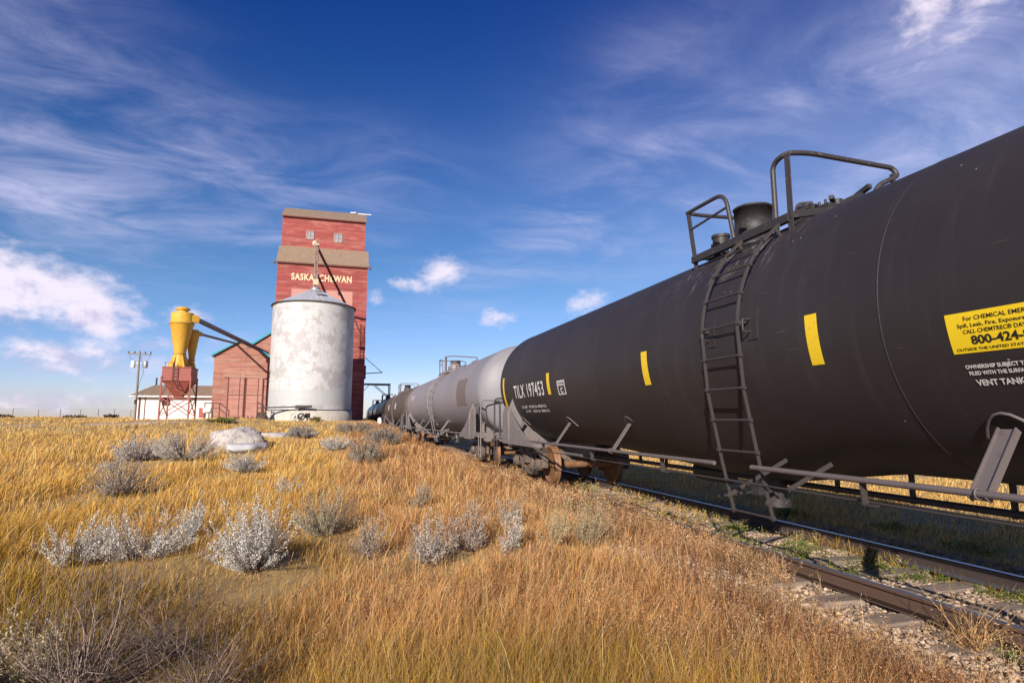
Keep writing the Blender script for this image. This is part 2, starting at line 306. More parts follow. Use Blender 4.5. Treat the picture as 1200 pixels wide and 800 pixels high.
# ------------------------------------------------------------------ mesh builder
class MB:
    def __init__(s): s.v = []; s.f = []; s.sm = []
    def add(s, vs, fs, smooth=False):
        o = len(s.v); s.v += [tuple(p) for p in vs]; s.f += [tuple(i+o for i in f) for f in fs]; s.sm += [smooth]*len(fs); return s
    def box(s, c, sz, rot=None, bev=0.0):
        hx, hy, hz = sz[0]/2, sz[1]/2, sz[2]/2
        pts = [Vector((x, y, z)) for z in (-hz, hz) for y in (-hy, hy) for x in (-hx, hx)]
        if rot is not None: pts = [rot @ p for p in pts]
        c = Vector(c)
        return s.add([p+c for p in pts], [(0, 2, 3, 1), (4, 5, 7, 6), (0, 1, 5, 4), (2, 6, 7, 3), (0, 4, 6, 2), (1, 3, 7, 5)])
    def bar(s, a, b, w, h, upv=(0, 0, 1)):        # rectangular bar from a to b
        a = Vector(a); b = Vector(b); d = (b-a); L = d.length; d.normalize(); upv = Vector(upv)
        r = d.cross(upv)
        if r.length < 1e-4: r = d.cross(Vector((1, 0, 0)))
        r.normalize(); u = r.cross(d)
        pts = []
        for e in (a, b):
            for (i, j) in ((-1, -1), (1, -1), (1, 1), (-1, 1)): pts.append(e + r*(w/2*i) + u*(h/2*j))
        return s.add(pts, [(0, 1, 2, 3), (4, 7, 6, 5), (0, 4, 5, 1), (1, 5, 6, 2), (2, 6, 7, 3), (3, 7, 4, 0)])
    def cyl(s, a, b, r0, r1=None, n=16, caps=True, smooth=True):
        r1 = r0 if r1 is None else r1
        a = Vector(a); b = Vector(b); d = (b-a).normalized(); t = Vector((0, 0, 1)) if abs(d.z) < .9 else Vector((1, 0, 0))
        u = d.cross(t).normalized(); w = d.cross(u)
        vs = [];
        for e, r in ((a, r0), (b, r1)):
            for i in range(n):
                an = 2*math.pi*i/n; vs.append(e + u*(r*math.cos(an)) + w*(r*math.sin(an)))
        s.add(vs, [(i, (i+1) % n, n+(i+1) % n, n+i) for i in range(n)], smooth)
        if caps: s.add(vs[:n], [tuple(range(n))[::-1]]); s.add(vs[n:], [tuple(range(n))])
        return s
    def tube(s, path, r, n=10, closed=False):
        P = [Vector(p) for p in path]; N = len(P); rings = []; prev = None
        for i in range(N):
            if closed: d = (P[(i+1) % N]-P[i-1]).normalized()
            else: d = ((P[min(i+1, N-1)]-P[i]).normalized() + (P[i]-P[max(i-1, 0)]).normalized()); d.normalize()
            if prev is None:
                t = Vector((0, 0, 1)) if abs(d.z) < .9 else Vector((1, 0, 0)); u = d.cross(t).normalized()
            else: u = (prev - d*prev.dot(d)).normalized()
            prev = u; w = d.cross(u); rr = r[i] if isinstance(r, (list, tuple)) else r
            rings.append([P[i] + u*(rr*math.cos(2*math.pi*k/n)) + w*(rr*math.sin(2*math.pi*k/n)) for k in range(n)])
        vs = [p for q in rings for p in q]; fs = []
        for i in range(N if closed else N-1):
            j = (i+1) % N
            for k in range(n): fs.append((i*n+k, i*n+(k+1) % n, j*n+(k+1) % n, j*n+k))
        s.add(vs, fs, True)
        if not closed: s.add(rings[0], [tuple(range(n))[::-1]]); s.add(rings[-1], [tuple(range(n))])
        return s
    def prism(s, poly, off):           # planar polygon list of 3D points extruded by vector off
        n = len(poly); off = Vector(off); a = [Vector(p) for p in poly]; b = [p+off for p in a]
        s.add(a+b, [tuple(range(n))[::-1], tuple(range(n, 2*n))] + [(i, (i+1) % n, n+(i+1) % n, n+i) for i in range(n)]); return s
    def rev(s, prof, c, axis='Z', n=48, smooth=True, a0=0, a1=2*math.pi):   # prof = [(r, h)]
        c = Vector(c); vs = []; full = abs(a1-a0-2*math.pi) < 1e-6; m_ = n if full else n+1
        for r, h in prof:
            for i in range(m_):
                a = a0 + (a1-a0)*i/n
                p = {'Z': Vector((r*math.cos(a), r*math.sin(a), h)), 'Y': Vector((r*math.cos(a), h, r*math.sin(a))), 'X': Vector((h, r*math.cos(a), r*math.sin(a)))}[axis]
                vs.append(c+p)
        fs = []
        for j in range(len(prof)-1):
            for i in range(n):
                k = (i+1) % m_
                fs.append((j*m_+i, j*m_+k, (j+1)*m_+k, (j+1)*m_+i))
        s.add(vs, fs, smooth); return s
    def build(s, name, mat, parent=None, org=None):
        me = bpy.data.meshes.new(name); o = Vector(org) if org else (root_loc(parent) if parent else Vector((0, 0, 0)))
        me.from_pydata([tuple(Vector(p)-o) for p in s.v], [], s.f); me.polygons.foreach_set('use_smooth', s.sm); me.update()
        me.materials.append(mat)
        ob = bpy.data.objects.new(name, me); COL.objects.link(ob)
        if parent is not None: ob.parent = parent
        else: ob.location = o
        return ob
def root_loc(o):
    while o.parent: o = o.parent
    return o.location.copy() if o.type == 'EMPTY' or True else Vector()
def empty(name, loc, label, cat, group=None):
    o = bpy.data.objects.new(name, None); COL.objects.link(o); o.location = loc; o.empty_display_size = .3
    o['label'] = label; o['category'] = cat
    if group: o['group'] = group
    return o
def tag(o, label, cat, group=None):
    o['label'] = label; o['category'] = cat
    if group: o['group'] = group
    return o
def np_mesh(name, verts, faces_flat, nper, cols, mat, kind=None, parent=None, org=(0, 0, 0)):
    me = bpy.data.meshes.new(name); nv = len(verts); nf = len(faces_flat)//nper
    verts = np.asarray(verts, np.float32) - np.asarray(org, np.float32)
    me.vertices.add(nv); me.vertices.foreach_set('co', verts.ravel())
    me.loops.add(len(faces_flat)); me.loops.foreach_set('vertex_index', np.asarray(faces_flat, np.int32))
    me.polygons.add(nf); me.polygons.foreach_set('loop_start', np.arange(nf, dtype=np.int32)*nper)
    me.update(calc_edges=True)
    if cols is not None:
        at = me.attributes.new('Col', 'FLOAT_COLOR', 'POINT'); c4 = np.ones((nv, 4), np.float32); c4[:, :3] = cols; at.data.foreach_set('color', c4.ravel())
    me.materials.append(mat); ob = bpy.data.objects.new(name, me); COL.objects.link(ob)
    if kind: ob['kind'] = kind
    if parent is not None: ob.parent = parent
    else: ob.location = org
    return ob
def copy_tree(o, parent=None):
    c = o.copy(); COL.objects.link(c); c.parent = parent
    for ch in list(o.children): copy_tree(ch, c)
    return c

# ------------------------------------------------------------------ terrain
XC, RT = 5.43, -1.46            # track centre line, rail top
BED = RT - .175
def ground(x, y):
    x = np.asarray(x, float); y = np.asarray(y, float)
    hill = np.interp(y, [-60, 3, 8, 20, 35, 50, 58, 72, 100, 125, 160, 300, 900], [-1.66, -1.62, -1.46, -1.05, -.64, -.34, -.20, -.06, .14, .22, .0, -3, -8])
    hill = hill + .42*np.exp(-((x+9.5)/5.5)**2 - ((y-47)/5.0)**2)
    hill = hill + .05*np.sin(x*.9+1.3)*np.sin(y*.7) + .035*np.sin(x*2.1+y*1.3) + .02*np.sin(x*4.3-y*3.1)
    hill = hill + np.clip(y-70, 0, 60)*.0025*np.clip((-x-30)/20, 0, 1)
    left0 = np.interp(y, [0, 6, 12, 40, 60], [1.6, 1.9, 2.5, 2.6, 2.9]); left1 = left0 + np.interp(y, [0, 10, 40], [1.5, 1.4, 1.2])
    t = np.clip((x-left0)/(left1-left0), 0, 1); t = t*t*(3-2*t)
    bed = BED + .02*np.sin(x*3.1+y*2.2) - .03
    right = -1.72 + .04*np.sin(x*.5)*np.sin(y*.4) - .1*np.clip((y-200)/500, 0, 1)
    t2 = np.clip((x-7.5)/2.5, 0, 1)
    z = hill*(1-t) + bed*t
    return z*(1-t2) + right*t2
def axis(parts):
    a = []
    for lo, hi, st in parts: a += list(np.arange(lo, hi, st))
    return np.array(a + [parts[-1][1]])
gx = axis([(-3000, -400, 260), (-400, -80, 16), (-80, -20, 2.5), (-20, -8, .6), (-8, 12, .16), (12, 30, 1), (30, 120, 8), (120, 800, 80), (800, 3000, 440)])
gy = axis([(-500, -60, 88), (-60, -8, 4), (-8, 1, .5), (1, 24, .16), (24, 80, .6), (80, 200, 3), (200, 900, 50), (900, 5000, 500)])
GX, GY = np.meshgrid(gx, gy); GZ = ground(GX, GY)
nxg, nyg = len(gx), len(gy); ii = np.arange(nxg-1)[None, :] + (np.arange(nyg-1)*nxg)[:, None]
fq = np.stack([ii, ii+1, ii+1+nxg, ii+nxg], -1).reshape(-1)
gm, T, b = new_mat('dry_prairie_soil'); v = GEO(T); sx = T.new('ShaderNodeSeparateXYZ'); T.link(v, sx.inputs[0])
n = T.noise(v, 1.2, 10, .7); n2 = T.noise(v, .11, 6, .6); n3 = T.noise(v, 14, 6, .75)
c = T.mix(T.sstep(n, .35, .7), (.50, .32, .11), (.30, .19, .08)); c = T.mix(T.math('MULTIPLY', T.sstep(n2, .4, .65), .6), c, (.56, .40, .19))
c = T.mix(T.math('MULTIPLY', n3, .45), c, (.12, .085, .045))
trk = T.math('MULTIPLY', T.sstep(sx.outputs[0], 3.0, 3.9), T.sstep(sx.outputs[0], 7.6, 7.1))
c = T.mix(trk, c, T.mix(n3, (.34, .245, .17), (.16, .115, .085)))
T.link(c, b.inputs['Base Color']); b.inputs['Roughness'].default_value = .95; bump(T, b, n3, .04)
gr = np_mesh('ground', np.stack([GX, GY, GZ], -1).reshape(-1, 3), fq, 4, None, gm, 'structure')
gr.data.polygons.foreach_set('use_smooth', np.ones(len(gr.data.polygons), bool))
# dirt road on the left hill, draped over the ground
rx = np.linspace(-70, -9.5, 90); mb = MB(); vs = []
for i, x in enumerate(rx):
    yc_ = np.interp(x, [-70, -40, -22, -9.5], [58, 50, 45.5, 43.5]); hw = np.interp(x, [-70, -22, -9.5], [3.4, 2.2, .7])
    for k in range(7):
        yy = yc_ - hw + 2*hw*k/6; vs.append((x, yy, float(ground(x, yy)) + (.03 if 0 < k < 6 else -.02)))
mb.add(vs, [(i*7+k, (i+1)*7+k, (i+1)*7+k+1, i*7+k+1) for i in range(len(rx)-1) for k in range(6)], True)
m, T, b = new_mat('pinkish_dirt'); v = GEO(T); n = T.noise(v, 1.5, 9, .7)
T.link(T.mix(n, (.52, .36, .25), (.38, .26, .17)), b.inputs['Base Color']); b.inputs['Roughness'].default_value = .95; bump(T, b, n, .05)
o = mb.build('dirt_road', m); o['kind'] = 'structure'

# ------------------------------------------------------------------ track
prof = [(-.065, 0), (.065, 0), (.065, .011), (.012, .028), (.009, .034), (.009, .118), (.034, .130), (.036, .150), (.030, .158), (-.030, .158), (-.036, .150), (-.034, .130), (-.009, .118), (-.009, .034), (-.012, .028), (-.065, .011)]
XN, XF = XC-.755, XC+.755
for x0, mt, lb in ((XN, 'rail_near', 'rusty brown steel rail nearest the camera, half buried in dry weeds'), (XF, 'rail_far', 'far steel rail with a bluish shine running in the shadow under the tank cars')):
    mb = MB(); mb.prism([(x0+px_, -25, RT-.158+pz) for px_, pz in prof], (0, 165, 0)); tag(mb.build('rail', M[mt], org=(x0, 0, RT-.158)), lb, 'rail', 'rails of the track')
random.seed(4)
tie_y = [1.0+.62*i for i in range(64)]
ord_ = ['first', 'second', 'third', 'fourth', 'fifth', 'sixth']
vis = 0
for i, y in enumerate(tie_y):
    sk = random.uniform(-.025, .025); top = RT-.162; L = 2.5+random.uniform(-.05, .05)
    mb = MB(); rot = Matrix.Rotation(sk, 3, 'Z'); n = 8; w = .11
    pts = []; 
    for k in range(n+1):
        xx = -L/2 + L*k/n
        for (yy, zz_) in ((-w, -.14), (-w, -.012), (-w+.012, 0), (w-.012, 0), (w, -.012), (w, -.14)):
            q = rot @ Vector((xx, yy+random.uniform(-.004, .004), zz_+(random.uniform(-.006, .003) if zz_ > -.1 else 0))); pts.append(q+Vector((XC+random.uniform(-.002, .002), y, top)))
    fs = [(k*6+j, (k+1)*6+j, (k+1)*6+j+1, k*6+j+1) for k in range(n) for j in range(5)] + [tuple(range(6)), tuple(range(n*6, n*6+6))[::-1]]
    mb.add(pts, fs); ob = mb.build('railway_tie', M['tie'], org=(XC, y, top-.14))
    if 2.7 < y < 6.7 and vis < 6:
        tag(ob, f'weathered grey wooden tie, {ord_[vis]} bare tie from the right edge of the photo', 'tie', 'wooden ties under the rails'); vis += 1
    elif y <= 2.7: tag(ob, 'weathered wooden tie just outside the right edge of the photo', 'tie', 'ties beyond the right edge')
    else: tag(ob, 'old wooden tie buried in weeds and shade further up the track', 'tie', 'buried ties further up the track')

# ballast stones (nobody could count them)
rng = np.random.default_rng(7)
def stones(N, xs, ys, size, colA, colB):
    x = xs; y = ys; N = len(x)
    phi = (1+5**.5)/2
    ico = np.array([(-1, phi, 0), (1, phi, 0), (-1, -phi, 0), (1, -phi, 0), (0, -1, phi), (0, 1, phi), (0, -1, -phi), (0, 1, -phi), (phi, 0, -1), (phi, 0, 1), (-phi, 0, -1), (-phi, 0, 1)])/1.9
    F = np.array([(0, 11, 5), (0, 5, 1), (0, 1, 7), (0, 7, 10), (0, 10, 11), (1, 5, 9), (5, 11, 4), (11, 10, 2), (10, 7, 6), (7, 1, 8), (3, 9, 4), (3, 4, 2), (3, 2, 6), (3, 6, 8), (3, 8, 9), (4, 9, 5), (2, 4, 11), (6, 2, 10), (8, 6, 7), (9, 8, 1)])
    s = size*(.55+.9*rng.random(N))
    v = ico[None]*(1+.28*rng.standard_normal((N, 12, 1)))
    v = v*np.stack([s*(.7+.6*rng.random(N)), s*(.7+.6*rng.random(N)), s*(.45+.4*rng.random(N))], -1)[:, None]
    a = rng.random(N)*6.28; ca, sa = np.cos(a)[:, None], np.sin(a)[:, None]
    X = v[..., 0]*ca - v[..., 1]*sa; Y = v[..., 0]*sa + v[..., 1]*ca
    z = ground(x, y) + s*.12 + rng.random(N)*.02
    V = np.stack([X+x[:, None], Y+y[:, None], v[..., 2]+z[:, None]], -1).reshape(-1, 3)
    Fi = (F[None] + (np.arange(N)*12)[:, None, None]).reshape(-1)
    t = rng.random(N)[:, None]; c = np.array(colA)*t + np.array(colB)*(1-t); c = c*(.7+.6*rng.random(N))[:, None]
    return V, Fi, np.repeat(c, 12, 0)
N = 52000; yy = 1.2 + (rng.random(N)**1.5)*20; xx = XC + rng.uniform(-2.35, 2.0, N)
keep = (rng.random(N) < np.clip(1.25-np.abs(xx-XC)/2.3, 0.1, 1))
td = np.abs((yy-1.0+.31) % .62-.31); keep &= (td > .125) | (rng.random(N) < .08) | (np.abs(xx-XC) > 1.27)
xx, yy = xx[keep], yy[keep]
V, Fi, Cc = stones(len(xx), xx, yy, .020, (.50, .375, .28), (.22, .155, .115))
np_mesh('ballast', V, Fi, 3, Cc, M['stone'], 'stuff')

# ------------------------------------------------------------------ tank car builder
R0 = 1.42; ZC = .887 - RT           # tank radius, tank centre above rail top
def text_mesh(body, size, spacing=1.0, bold=0.0, lineh=1.0, align='LEFT'):
    cu = bpy.data.curves.new('lettering', 'FONT'); cu.body = body; cu.size = size; cu.space_character = spacing; cu.offset = bold*size
    cu.space_line = lineh; cu.align_x = align; cu.resolution_u = 3
    ob = bpy.data.objects.new('lettering_tmp', cu); COL.objects.link(ob); bpy.context.view_layer.update()
    dg = bpy.context.evaluated_depsgraph_get(); me = bpy.data.meshes.new_from_object(ob.evaluated_get(dg))
    bpy.data.objects.remove(ob); bpy.data.curves.remove(cu); return me
def curved_text(body, h, y0, z_mid, off, mat, parent, spacing=1.0, bold=.02, sx=1.0, name='lettering', width=None):
    """lettering on the near (-x) side of a tank; y0 (local) = left end, cap height h, z_mid = local height of the middle of the capitals"""
    me = text_mesh(body, 1.0, spacing, bold); n = len(me.vertices); co = np.empty(n*3, np.float32); me.vertices.foreach_get('co', co); co = co.reshape(-1, 3)
    import bmesh as _b
    bm = _b.new(); bm.from_mesh(me)
    for k_ in range(1, 12): _b.ops.bisect_plane(bm, geom=bm.verts[:]+bm.edges[:]+bm.faces[:], plane_co=(0, k_*.068-.03, 0), plane_no=(0, 1, 0))
    bm.to_mesh(me); bm.free(); n = len(me.vertices); co = np.empty(n*3, np.float32); me.vertices.foreach_get('co', co); co = co.reshape(-1, 3)
    cap = .70; u = (co[:, 0]-co[:, 0].min())
    u = u*(width/u.max()) if width else u*(h/cap)*sx
    a = math.asin((z_mid-ZC)/R0) + (co[:, 1]-cap/2)*(h/cap)/R0
    v = np.stack([-(R0+off)*np.cos(a), y0-u, ZC+(R0+off)*np.sin(a)], -1).astype(np.float32)
    me.vertices.foreach_set('co', v.ravel()); me.update(); me.materials.clear(); me.materials.append(mat); me.name = name
    ob = bpy.data.objects.new(name, me); COL.objects.link(ob); ob.parent = parent; return ob
def patch(y0, y1, z0, z1, off, name, mat, parent, th=.002):
    a0, a1 = math.asin((z0-ZC)/R0), math.asin((z1-ZC)/R0); n = 14; mb = MB(); vs = []
    for i in range(n+1):
        a = a0+(a1-a0)*i/n
        for y in (y0, y1):
            for r in (R0+off-th, R0+off): vs.append((-r*math.cos(a), y, ZC+r*math.sin(a)))
    fs = []
    for i in range(n):
        o_ = i*4; fs += [(o_+1, o_+3, o_+7, o_+5), (o_, o_+4, o_+6, o_+2), (o_, o_+1, o_+5, o_+4), (o_+2, o_+6, o_+7, o_+3)]
    fs += [(0, 2, 3, 1), (n*4, n*4+1, n*4+3, n*4+2)]
    mb.add(vs, fs, True); mb.sm = [False]*len(mb.sm)
    return localbuild(mb, name, mat, parent)
def localbuild(mb, name, mat, parent):
    me = bpy.data.meshes.new(name); me.from_pydata(mb.v, [], mb.f); me.polygons.foreach_set('use_smooth', mb.sm); me.update(); me.materials.append(mat)
    ob = bpy.data.objects.new(name, me); COL.objects.link(ob); ob.parent = parent; return ob
def arcpts(n, a0, a1, r, y):
    return [(-(r)*math.cos(a0+(a1-a0)*i/n), y, ZC+r*math.sin(a0+(a1-a0)*i/n)) for i in range(n+1)]
def bend(pts, r=.08, n=5):           # round the corners of a polyline
    P = [Vector(p) for p in pts]; o = [P[0]]
    for i in range(1, len(P)-1):
        a, b_, c = P[i-1], P[i], P[i+1]; d1 = (a-b_); d2 = (c-b_); rr = min(r, d1.length*.45, d2.length*.45)
        p0 = b_+d1.normalized()*rr; p1 = b_+d2.normalized()*rr
        for k in range(n+1):
            t = k/n; o.append(p0*(1-t)**2 + b_*2*t*(1-t) + p1*t*t)
    o.append(P[-1]); return o

def tank_car(Y, H, body, st, label, belly=.22, lad=(-.85, -.22), detail=True, group='tank cars coupled in the train'):
    """H half length of the straight shell; st: dict of materials"""
    car = empty('tank_car', (XC, Y, RT), label, 'tank car', group)
    # shell
    nu = 120; hd = .55; prof = []
    for i in range(13):
        t = math.pi/2*i/12; prof.append((R0*math.sin(t), -H-hd*math.cos(t)))
    ys = list(np.linspace(-H, H, 70))[1:]
    for y in ys: prof.append((R0, y))
    for i in range(1, 13):
        t = math.pi/2*i/12; prof.append((R0*math.cos(t), H+hd*math.sin(t)))
    vs = []; n = nu
    for r, y in prof:
        f = float(np.interp(y, [-1.4, 0.1, 1.2, 5.2], [0, 1, 1, 0]))*belly
        for k in range(n):
            a = 2*math.pi*k/n; s_ = math.sin(a); dz = -f*max(0, -s_)**3
            vs.append((-r*math.cos(a), y, ZC+r*s_+dz))
    mb = MB(); mb.add(vs, [(j*n+k, j*n+(k+1) % n, (j+1)*n+(k+1) % n, (j+1)*n+k) for j in range(len(prof)-1) for k in range(n)], True)
    shell = localbuild(mb, 'tank_shell', body, car)
    # weld seams
    for y in (-H, -2.45, 3.1, 5.7, H):
        mb = MB(); mb.rev([(R0-.001, y-.009), (R0+.0035, y-.005), (R0+.0045, y), (R0+.0035, y+.005), (R0-.001, y+.009)], (0, 0, ZC), 'Y', 96)
        localbuild(mb, 'weld_seam', body, shell)
    fr, pipe, ladm = st['frame'], st['pipe'], st['ladder']
    # platform
    y0, y1 = -.98, .85
    pf = MB()
    for x in (-.90, -.58): pf.bar((x, y0, 3.60 if x < -.8 else 3.74), (x, y1, 3.60 if x < -.8 else 3.74), .05, .09)
    for k in range(15):
        y = y0+.05+(y1-y0-.1)*k/14; pf.bar((-.90, y, 3.635), (-.55, y, 3.775), .035, .02)
    for x in (.35, .62, .9): pf.bar((x, y0+.2, 3.80 if x < .5 else (3.74 if x < .8 else 3.62)), (x, y1, 3.80 if x < .5 else (3.74 if x < .8 else 3.62)), .05, .08)
    for k in range(12):
        y = y0+.3+(y1-y0-.3)*k/11; pf.bar((.35, y, 3.84), (.9, y, 3.665), .035, .02)
    pf.bar((-.90, y0, 3.62), (.3, y0, 3.86), .05, .07); pf.bar((-.90, y1, 3.62), (.3, y1, 3.86), .05, .07)
    localbuild(pf, 'walkway_platform', fr, car)
    # railings
    rl = MB(); r = .026; x = -.88; zb, zt = 3.46, 4.31
    rl.tube(bend([(x, .98, zt), (x, .12, zt-.02), (x+.02, -.02, 3.52)], .2, 7), r)
    rl.bar((x, .80, 3.42), (x, .96, zt+.02), .07, .012, (1, 0, 0)); rl.bar((x+.012, .80, 3.42), (x+.012, .96, zt), .012, .05, (1, 0, 0))
    rl.tube([(x, .90, zt-.26), (x, .10, zt-.22)], .016, 8)
    rl.tube(bend([(x, .98, zt), (x+.25, 1.0, zt), (x+.9, 1.0, zt+.02), (x+1.35, 1.0, zt), (x+1.3, 1.0, 3.72)], .16, 6), r)
    localbuild(rl, 'railing', pipe, car)
    rl = MB()
    rl.tube(bend([(x+.0, -.76, 3.44), (x, -.75, zt-.02), (x, -.97, zt+.02), (x+.3, -.98, zt+.05), (x+1.46, -.97, zt+.02), (x+1.50, -1.0, zt-.08), (x+1.16, -1.0, 4.06), (x+1.08, -1.0, 3.72)], .13, 8), r+.003)
    rl.bar((x, -.98, 3.42), (x, -.98, zt+.01), .075, .012, (1, 0, 0)); rl.bar((x+.02, -.96, 3.42), (x+.02, -.96, zt-.02), .012, .06, (1, 0, 0))
    rl.bar((x+1.42, -1.0, 4.00), (x+1.42, -1.0, 4.24), .05, .03, (1, 0, 0))
    localbuild(rl, 'railing', pipe, car)
    # manway with hinged cover, vent, valves
    mw = MB(); cx_, cy_ = -.16, .52
    mw.rev([(.02, 4.255), (.235, 4.255), (.255, 4.27), (.26, 4.285), (.245, 4.295), (.242, 3.80), (.30, 3.795), (.30, 3.70), (.25, 3.70)], (cx_, cy_, 0), 'Z', 40)
    for k in range(8):
        a = k*math.pi/4; mw.cyl((cx_+.275*math.cos(a), cy_+.275*math.sin(a), 3.79), (cx_+.275*math.cos(a), cy_+.275*math.sin(a), 3.85), .018, n=8)
    mw.bar((cx_-.3, cy_-.12, 4.0), (cx_-.22, cy_-.12, 4.0), .05, .1)
    localbuild(mw, 'manway', st['dome'], car)
    vv = MB(); vv.cyl((-.3, 1.05, 3.72), (-.3, 1.05, 3.90), .10, n=20); vv.cyl((-.3, 1.05, 3.90), (-.3, 1.05, 3.93), .14, n=20); vv.cyl((-.3, 1.05, 3.93), (-.3, 1.05, 4.02), .115, n=20); vv.cyl((-.3, 1.05, 4.02), (-.3, 1.05, 4.06), .13, n=20)
    vv.box((-.3, 1.05, 3.74), (.32, .32, .03))
    localbuild(vv, 'vent_valve', fr, car)
    vv = MB(); vv.box((-.12, -.62, 3.80), (.42, .62, .09)); vv.cyl((-.2, -.50, 3.85), (-.2, -.50, 3.93), .09, n=18); vv.cyl((-.05, -.78, 3.85), (-.05, -.78, 3.95), .06, n=14)
    vv.cyl((-.2, -.50, 3.93), (-.2, -.50, 3.95), .12, n=18); vv.bar((-.3, -.95, 3.90), (.1, -.6, 3.97), .05, .04); vv.tube(bend([(-.3, -.40, 3.86), (-.3, -.45, 4.0), (-.15, -.52, 4.0)], .05), .018)
    vv.bar((-.12, -.95, 3.83), (-.05, -1.15, 3.87), .16, .05); vv.bar((.0, -1.0, 3.92), (-.02, -1.2, 3.96), .05, .05)
    for k in range(7): vv.cyl((-.32, -.35-.09*k, 3.83), (-.32, -.35-.09*k, 3.89), .014, n=8)
    localbuild(vv, 'valve_assembly', fr, car)
    # ladder
    ly1, ly0 = lad[1], lad[0]; a0 = .03
    path = [(-1.20, .44), (-1.33, 1.0), (-1.475, 1.75)] + [(-(R0+.10)*math.cos(a0+k*(R_(60)-a0)/12), ZC+(R0+.10)*math.sin(a0+k*(R_(60)-a0)/12)) for k in range(13)]
    ld = MB()
    for y in (ly0, ly1):
        pv = []
        for i_, (xa, za) in enumerate(path):
            p0, p1 = path[max(0, i_-1)], path[min(len(path)-1, i_+1)]; tx_, tz_ = p1[0]-p0[0], p1[1]-p0[1]; l_ = math.hypot(tx_, tz_); nx_, nz_ = -tz_/l_, tx_/l_
            for (q1, q2) in ((-.018, -.006), (.018, -.006), (.018, .006), (-.018, .006)): pv.append((xa+nx_*q1, y+q2, za+nz_*q1))
        m_ = len(path); ld.add(pv, [(4*i_+j_, 4*i_+(j_+1) % 4, 4*i_+4+(j_+1) % 4, 4*i_+4+j_) for i_ in range(m_-1) for j_ in range(4)] + [(3, 2, 1, 0), (4*m_-4, 4*m_-3, 4*m_-2, 4*m_-1)])
        for a in (R_(4), R_(50)):
            ld.bar((-(R0-.01)*math.cos(a), y, ZC+(R0-.01)*math.sin(a)), (-(R0+.1)*math.cos(a), y, ZC+(R0+.1)*math.sin(a)), .04, .014, (0, 1, 0))
    L_ = localbuild(ld, 'ladder', ladm, car)
    segs = [Vector((p[0], 0, p[1])) for p in path]; cum = [0]
    for a, b_ in zip(segs[:-1], segs[1:]): cum.append(cum[-1]+(b_-a).length)
    s_ = .03
    while s_ < cum[-1]-.05:
        k = max(i for i in range(len(cum)) if cum[i] <= s_); k = min(k, len(segs)-2); t = (s_-cum[k])/(cum[k+1]-cum[k]); p = segs[k].lerp(segs[k+1], t)
        rg = MB(); rg.cyl((p.x-.005, ly0-.03, p.z), (p.x-.005, ly1+.03, p.z), .0125, n=8)
        for y in (ly0, ly1): rg.cyl((p.x-.004, y-.024, p.z), (p.x-.004, y+.024, p.z), .024, n=8)
        localbuild(rg, 'rung', ladm, L_); s_ += .335
    # ladder feet braces + tank pads
    for y in (ly0, ly1):
        br = MB(); br.bar((-1.28, y-.0, .62), (-.72, y-.30, 1.02), .045, .012, (0, 1, 0)); localbuild(br, 'ladder_brace', ladm, car)
    for y in (ly0-.12, ly1-.03):
        pd_ = MB(); a = R_(3)
        vs = [];
        for aa in (a-.11, a, a+.11):
            for yy in (y-.07, y+.07): vs += [(-(R0+.012)*math.cos(aa), yy, ZC+(R0+.012)*math.sin(aa)), (-(R0-.004)*math.cos(aa), yy, ZC+(R0-.004)*math.sin(aa))]
        pd_.add(vs, [(0, 2, 6, 4), (4, 6, 10, 8), (0, 4, 5, 1), (4, 8, 9, 5), (2, 3, 7, 6), (6, 7, 11, 10), (0, 1, 3, 2), (8, 10, 11, 9)])
        localbuild(pd_, 'backing_plate', body, car); pd_ = MB()
        pd_.tube(bend([(-(R0+.01), y+.03, ZC+.0), (-(R0+.10), y+.03, ZC+.0), (-(R0+.10), y+.03, ZC+.13), (-(R0+.01), y+.03, ZC+.13)], .02), .011, 8)
        localbuild(pd_, 'ladder_pad', ladm, car)
    # side running pipes, struts, brackets, brake rod
    for sg in (-1, 1):
        pp = MB(); X = sg*1.43; Zp = .98
        for a_, b_ in (((-H-.1), ly0), (ly1, H+.1)) if sg < 0 else (((-H-.1), H+.1),):
            pp.cyl((X, a_, Zp), (X, b_, Zp), .025, n=12)
        yv = [-H+.9, -3.10, 2.45, 5.0, H-1.1]
        for y in yv:
            big = sg < 0 and abs(y+3.10) < .1
            w = .115 if big else .06; t = .055 if big else .03
            pp.bar((X+sg*.0, y, Zp-.02), (X-sg*.33, y, Zp+.47), w, .010, (0, 1, 0)) if False else None
            d = Vector((-sg*.33, 0, .45))
            c0 = Vector((X, y, Zp-.04)); c1 = c0+d
            pp.bar(c0, c1, .012, w, (0, 1, 0)); pp.bar(c0+Vector((0, w/2, 0)), c1+Vector((0, w/2, 0)), t, .010, (0, 1, 0)); pp.bar(c0-Vector((0, w/2, 0)), c1-Vector((0, w/2, 0)), t, .010, (0, 1, 0))
            a = R_(-43)
            pp.tube([(sg*(R0+.016)*math.cos(a+.12-.16*q*q), y+.21*q, ZC+(R0+.016)*math.sin(a+.12-.16*q*q)) for q in np.linspace(-1, 1, 9)], .011, 8)
            pp.tube([(X+sg*.035*math.cos(q), y, Zp+.035*math.sin(q)) for q in np.linspace(0, 6.28, 13)[:-1]], .007, 6, True)
        localbuild(pp, 'side_pipe', st.get('side', ladm), car)
        for y in (-2.15, 1.0, 3.3, 5.8, -4.4, -6.5):
            if abs(y) > H-1: continue
            bk = MB(); bk.bar((X-sg*.04, y, Zp+.02), (X-sg*.06, y, .79), .012, .06, (1, 0, 0)); bk.bar((X-sg*.06, y+.01, .785), (X-sg*.06, y-.11, .785), .05, .012)
            localbuild(bk, 'rod_bracket', ladm, car)
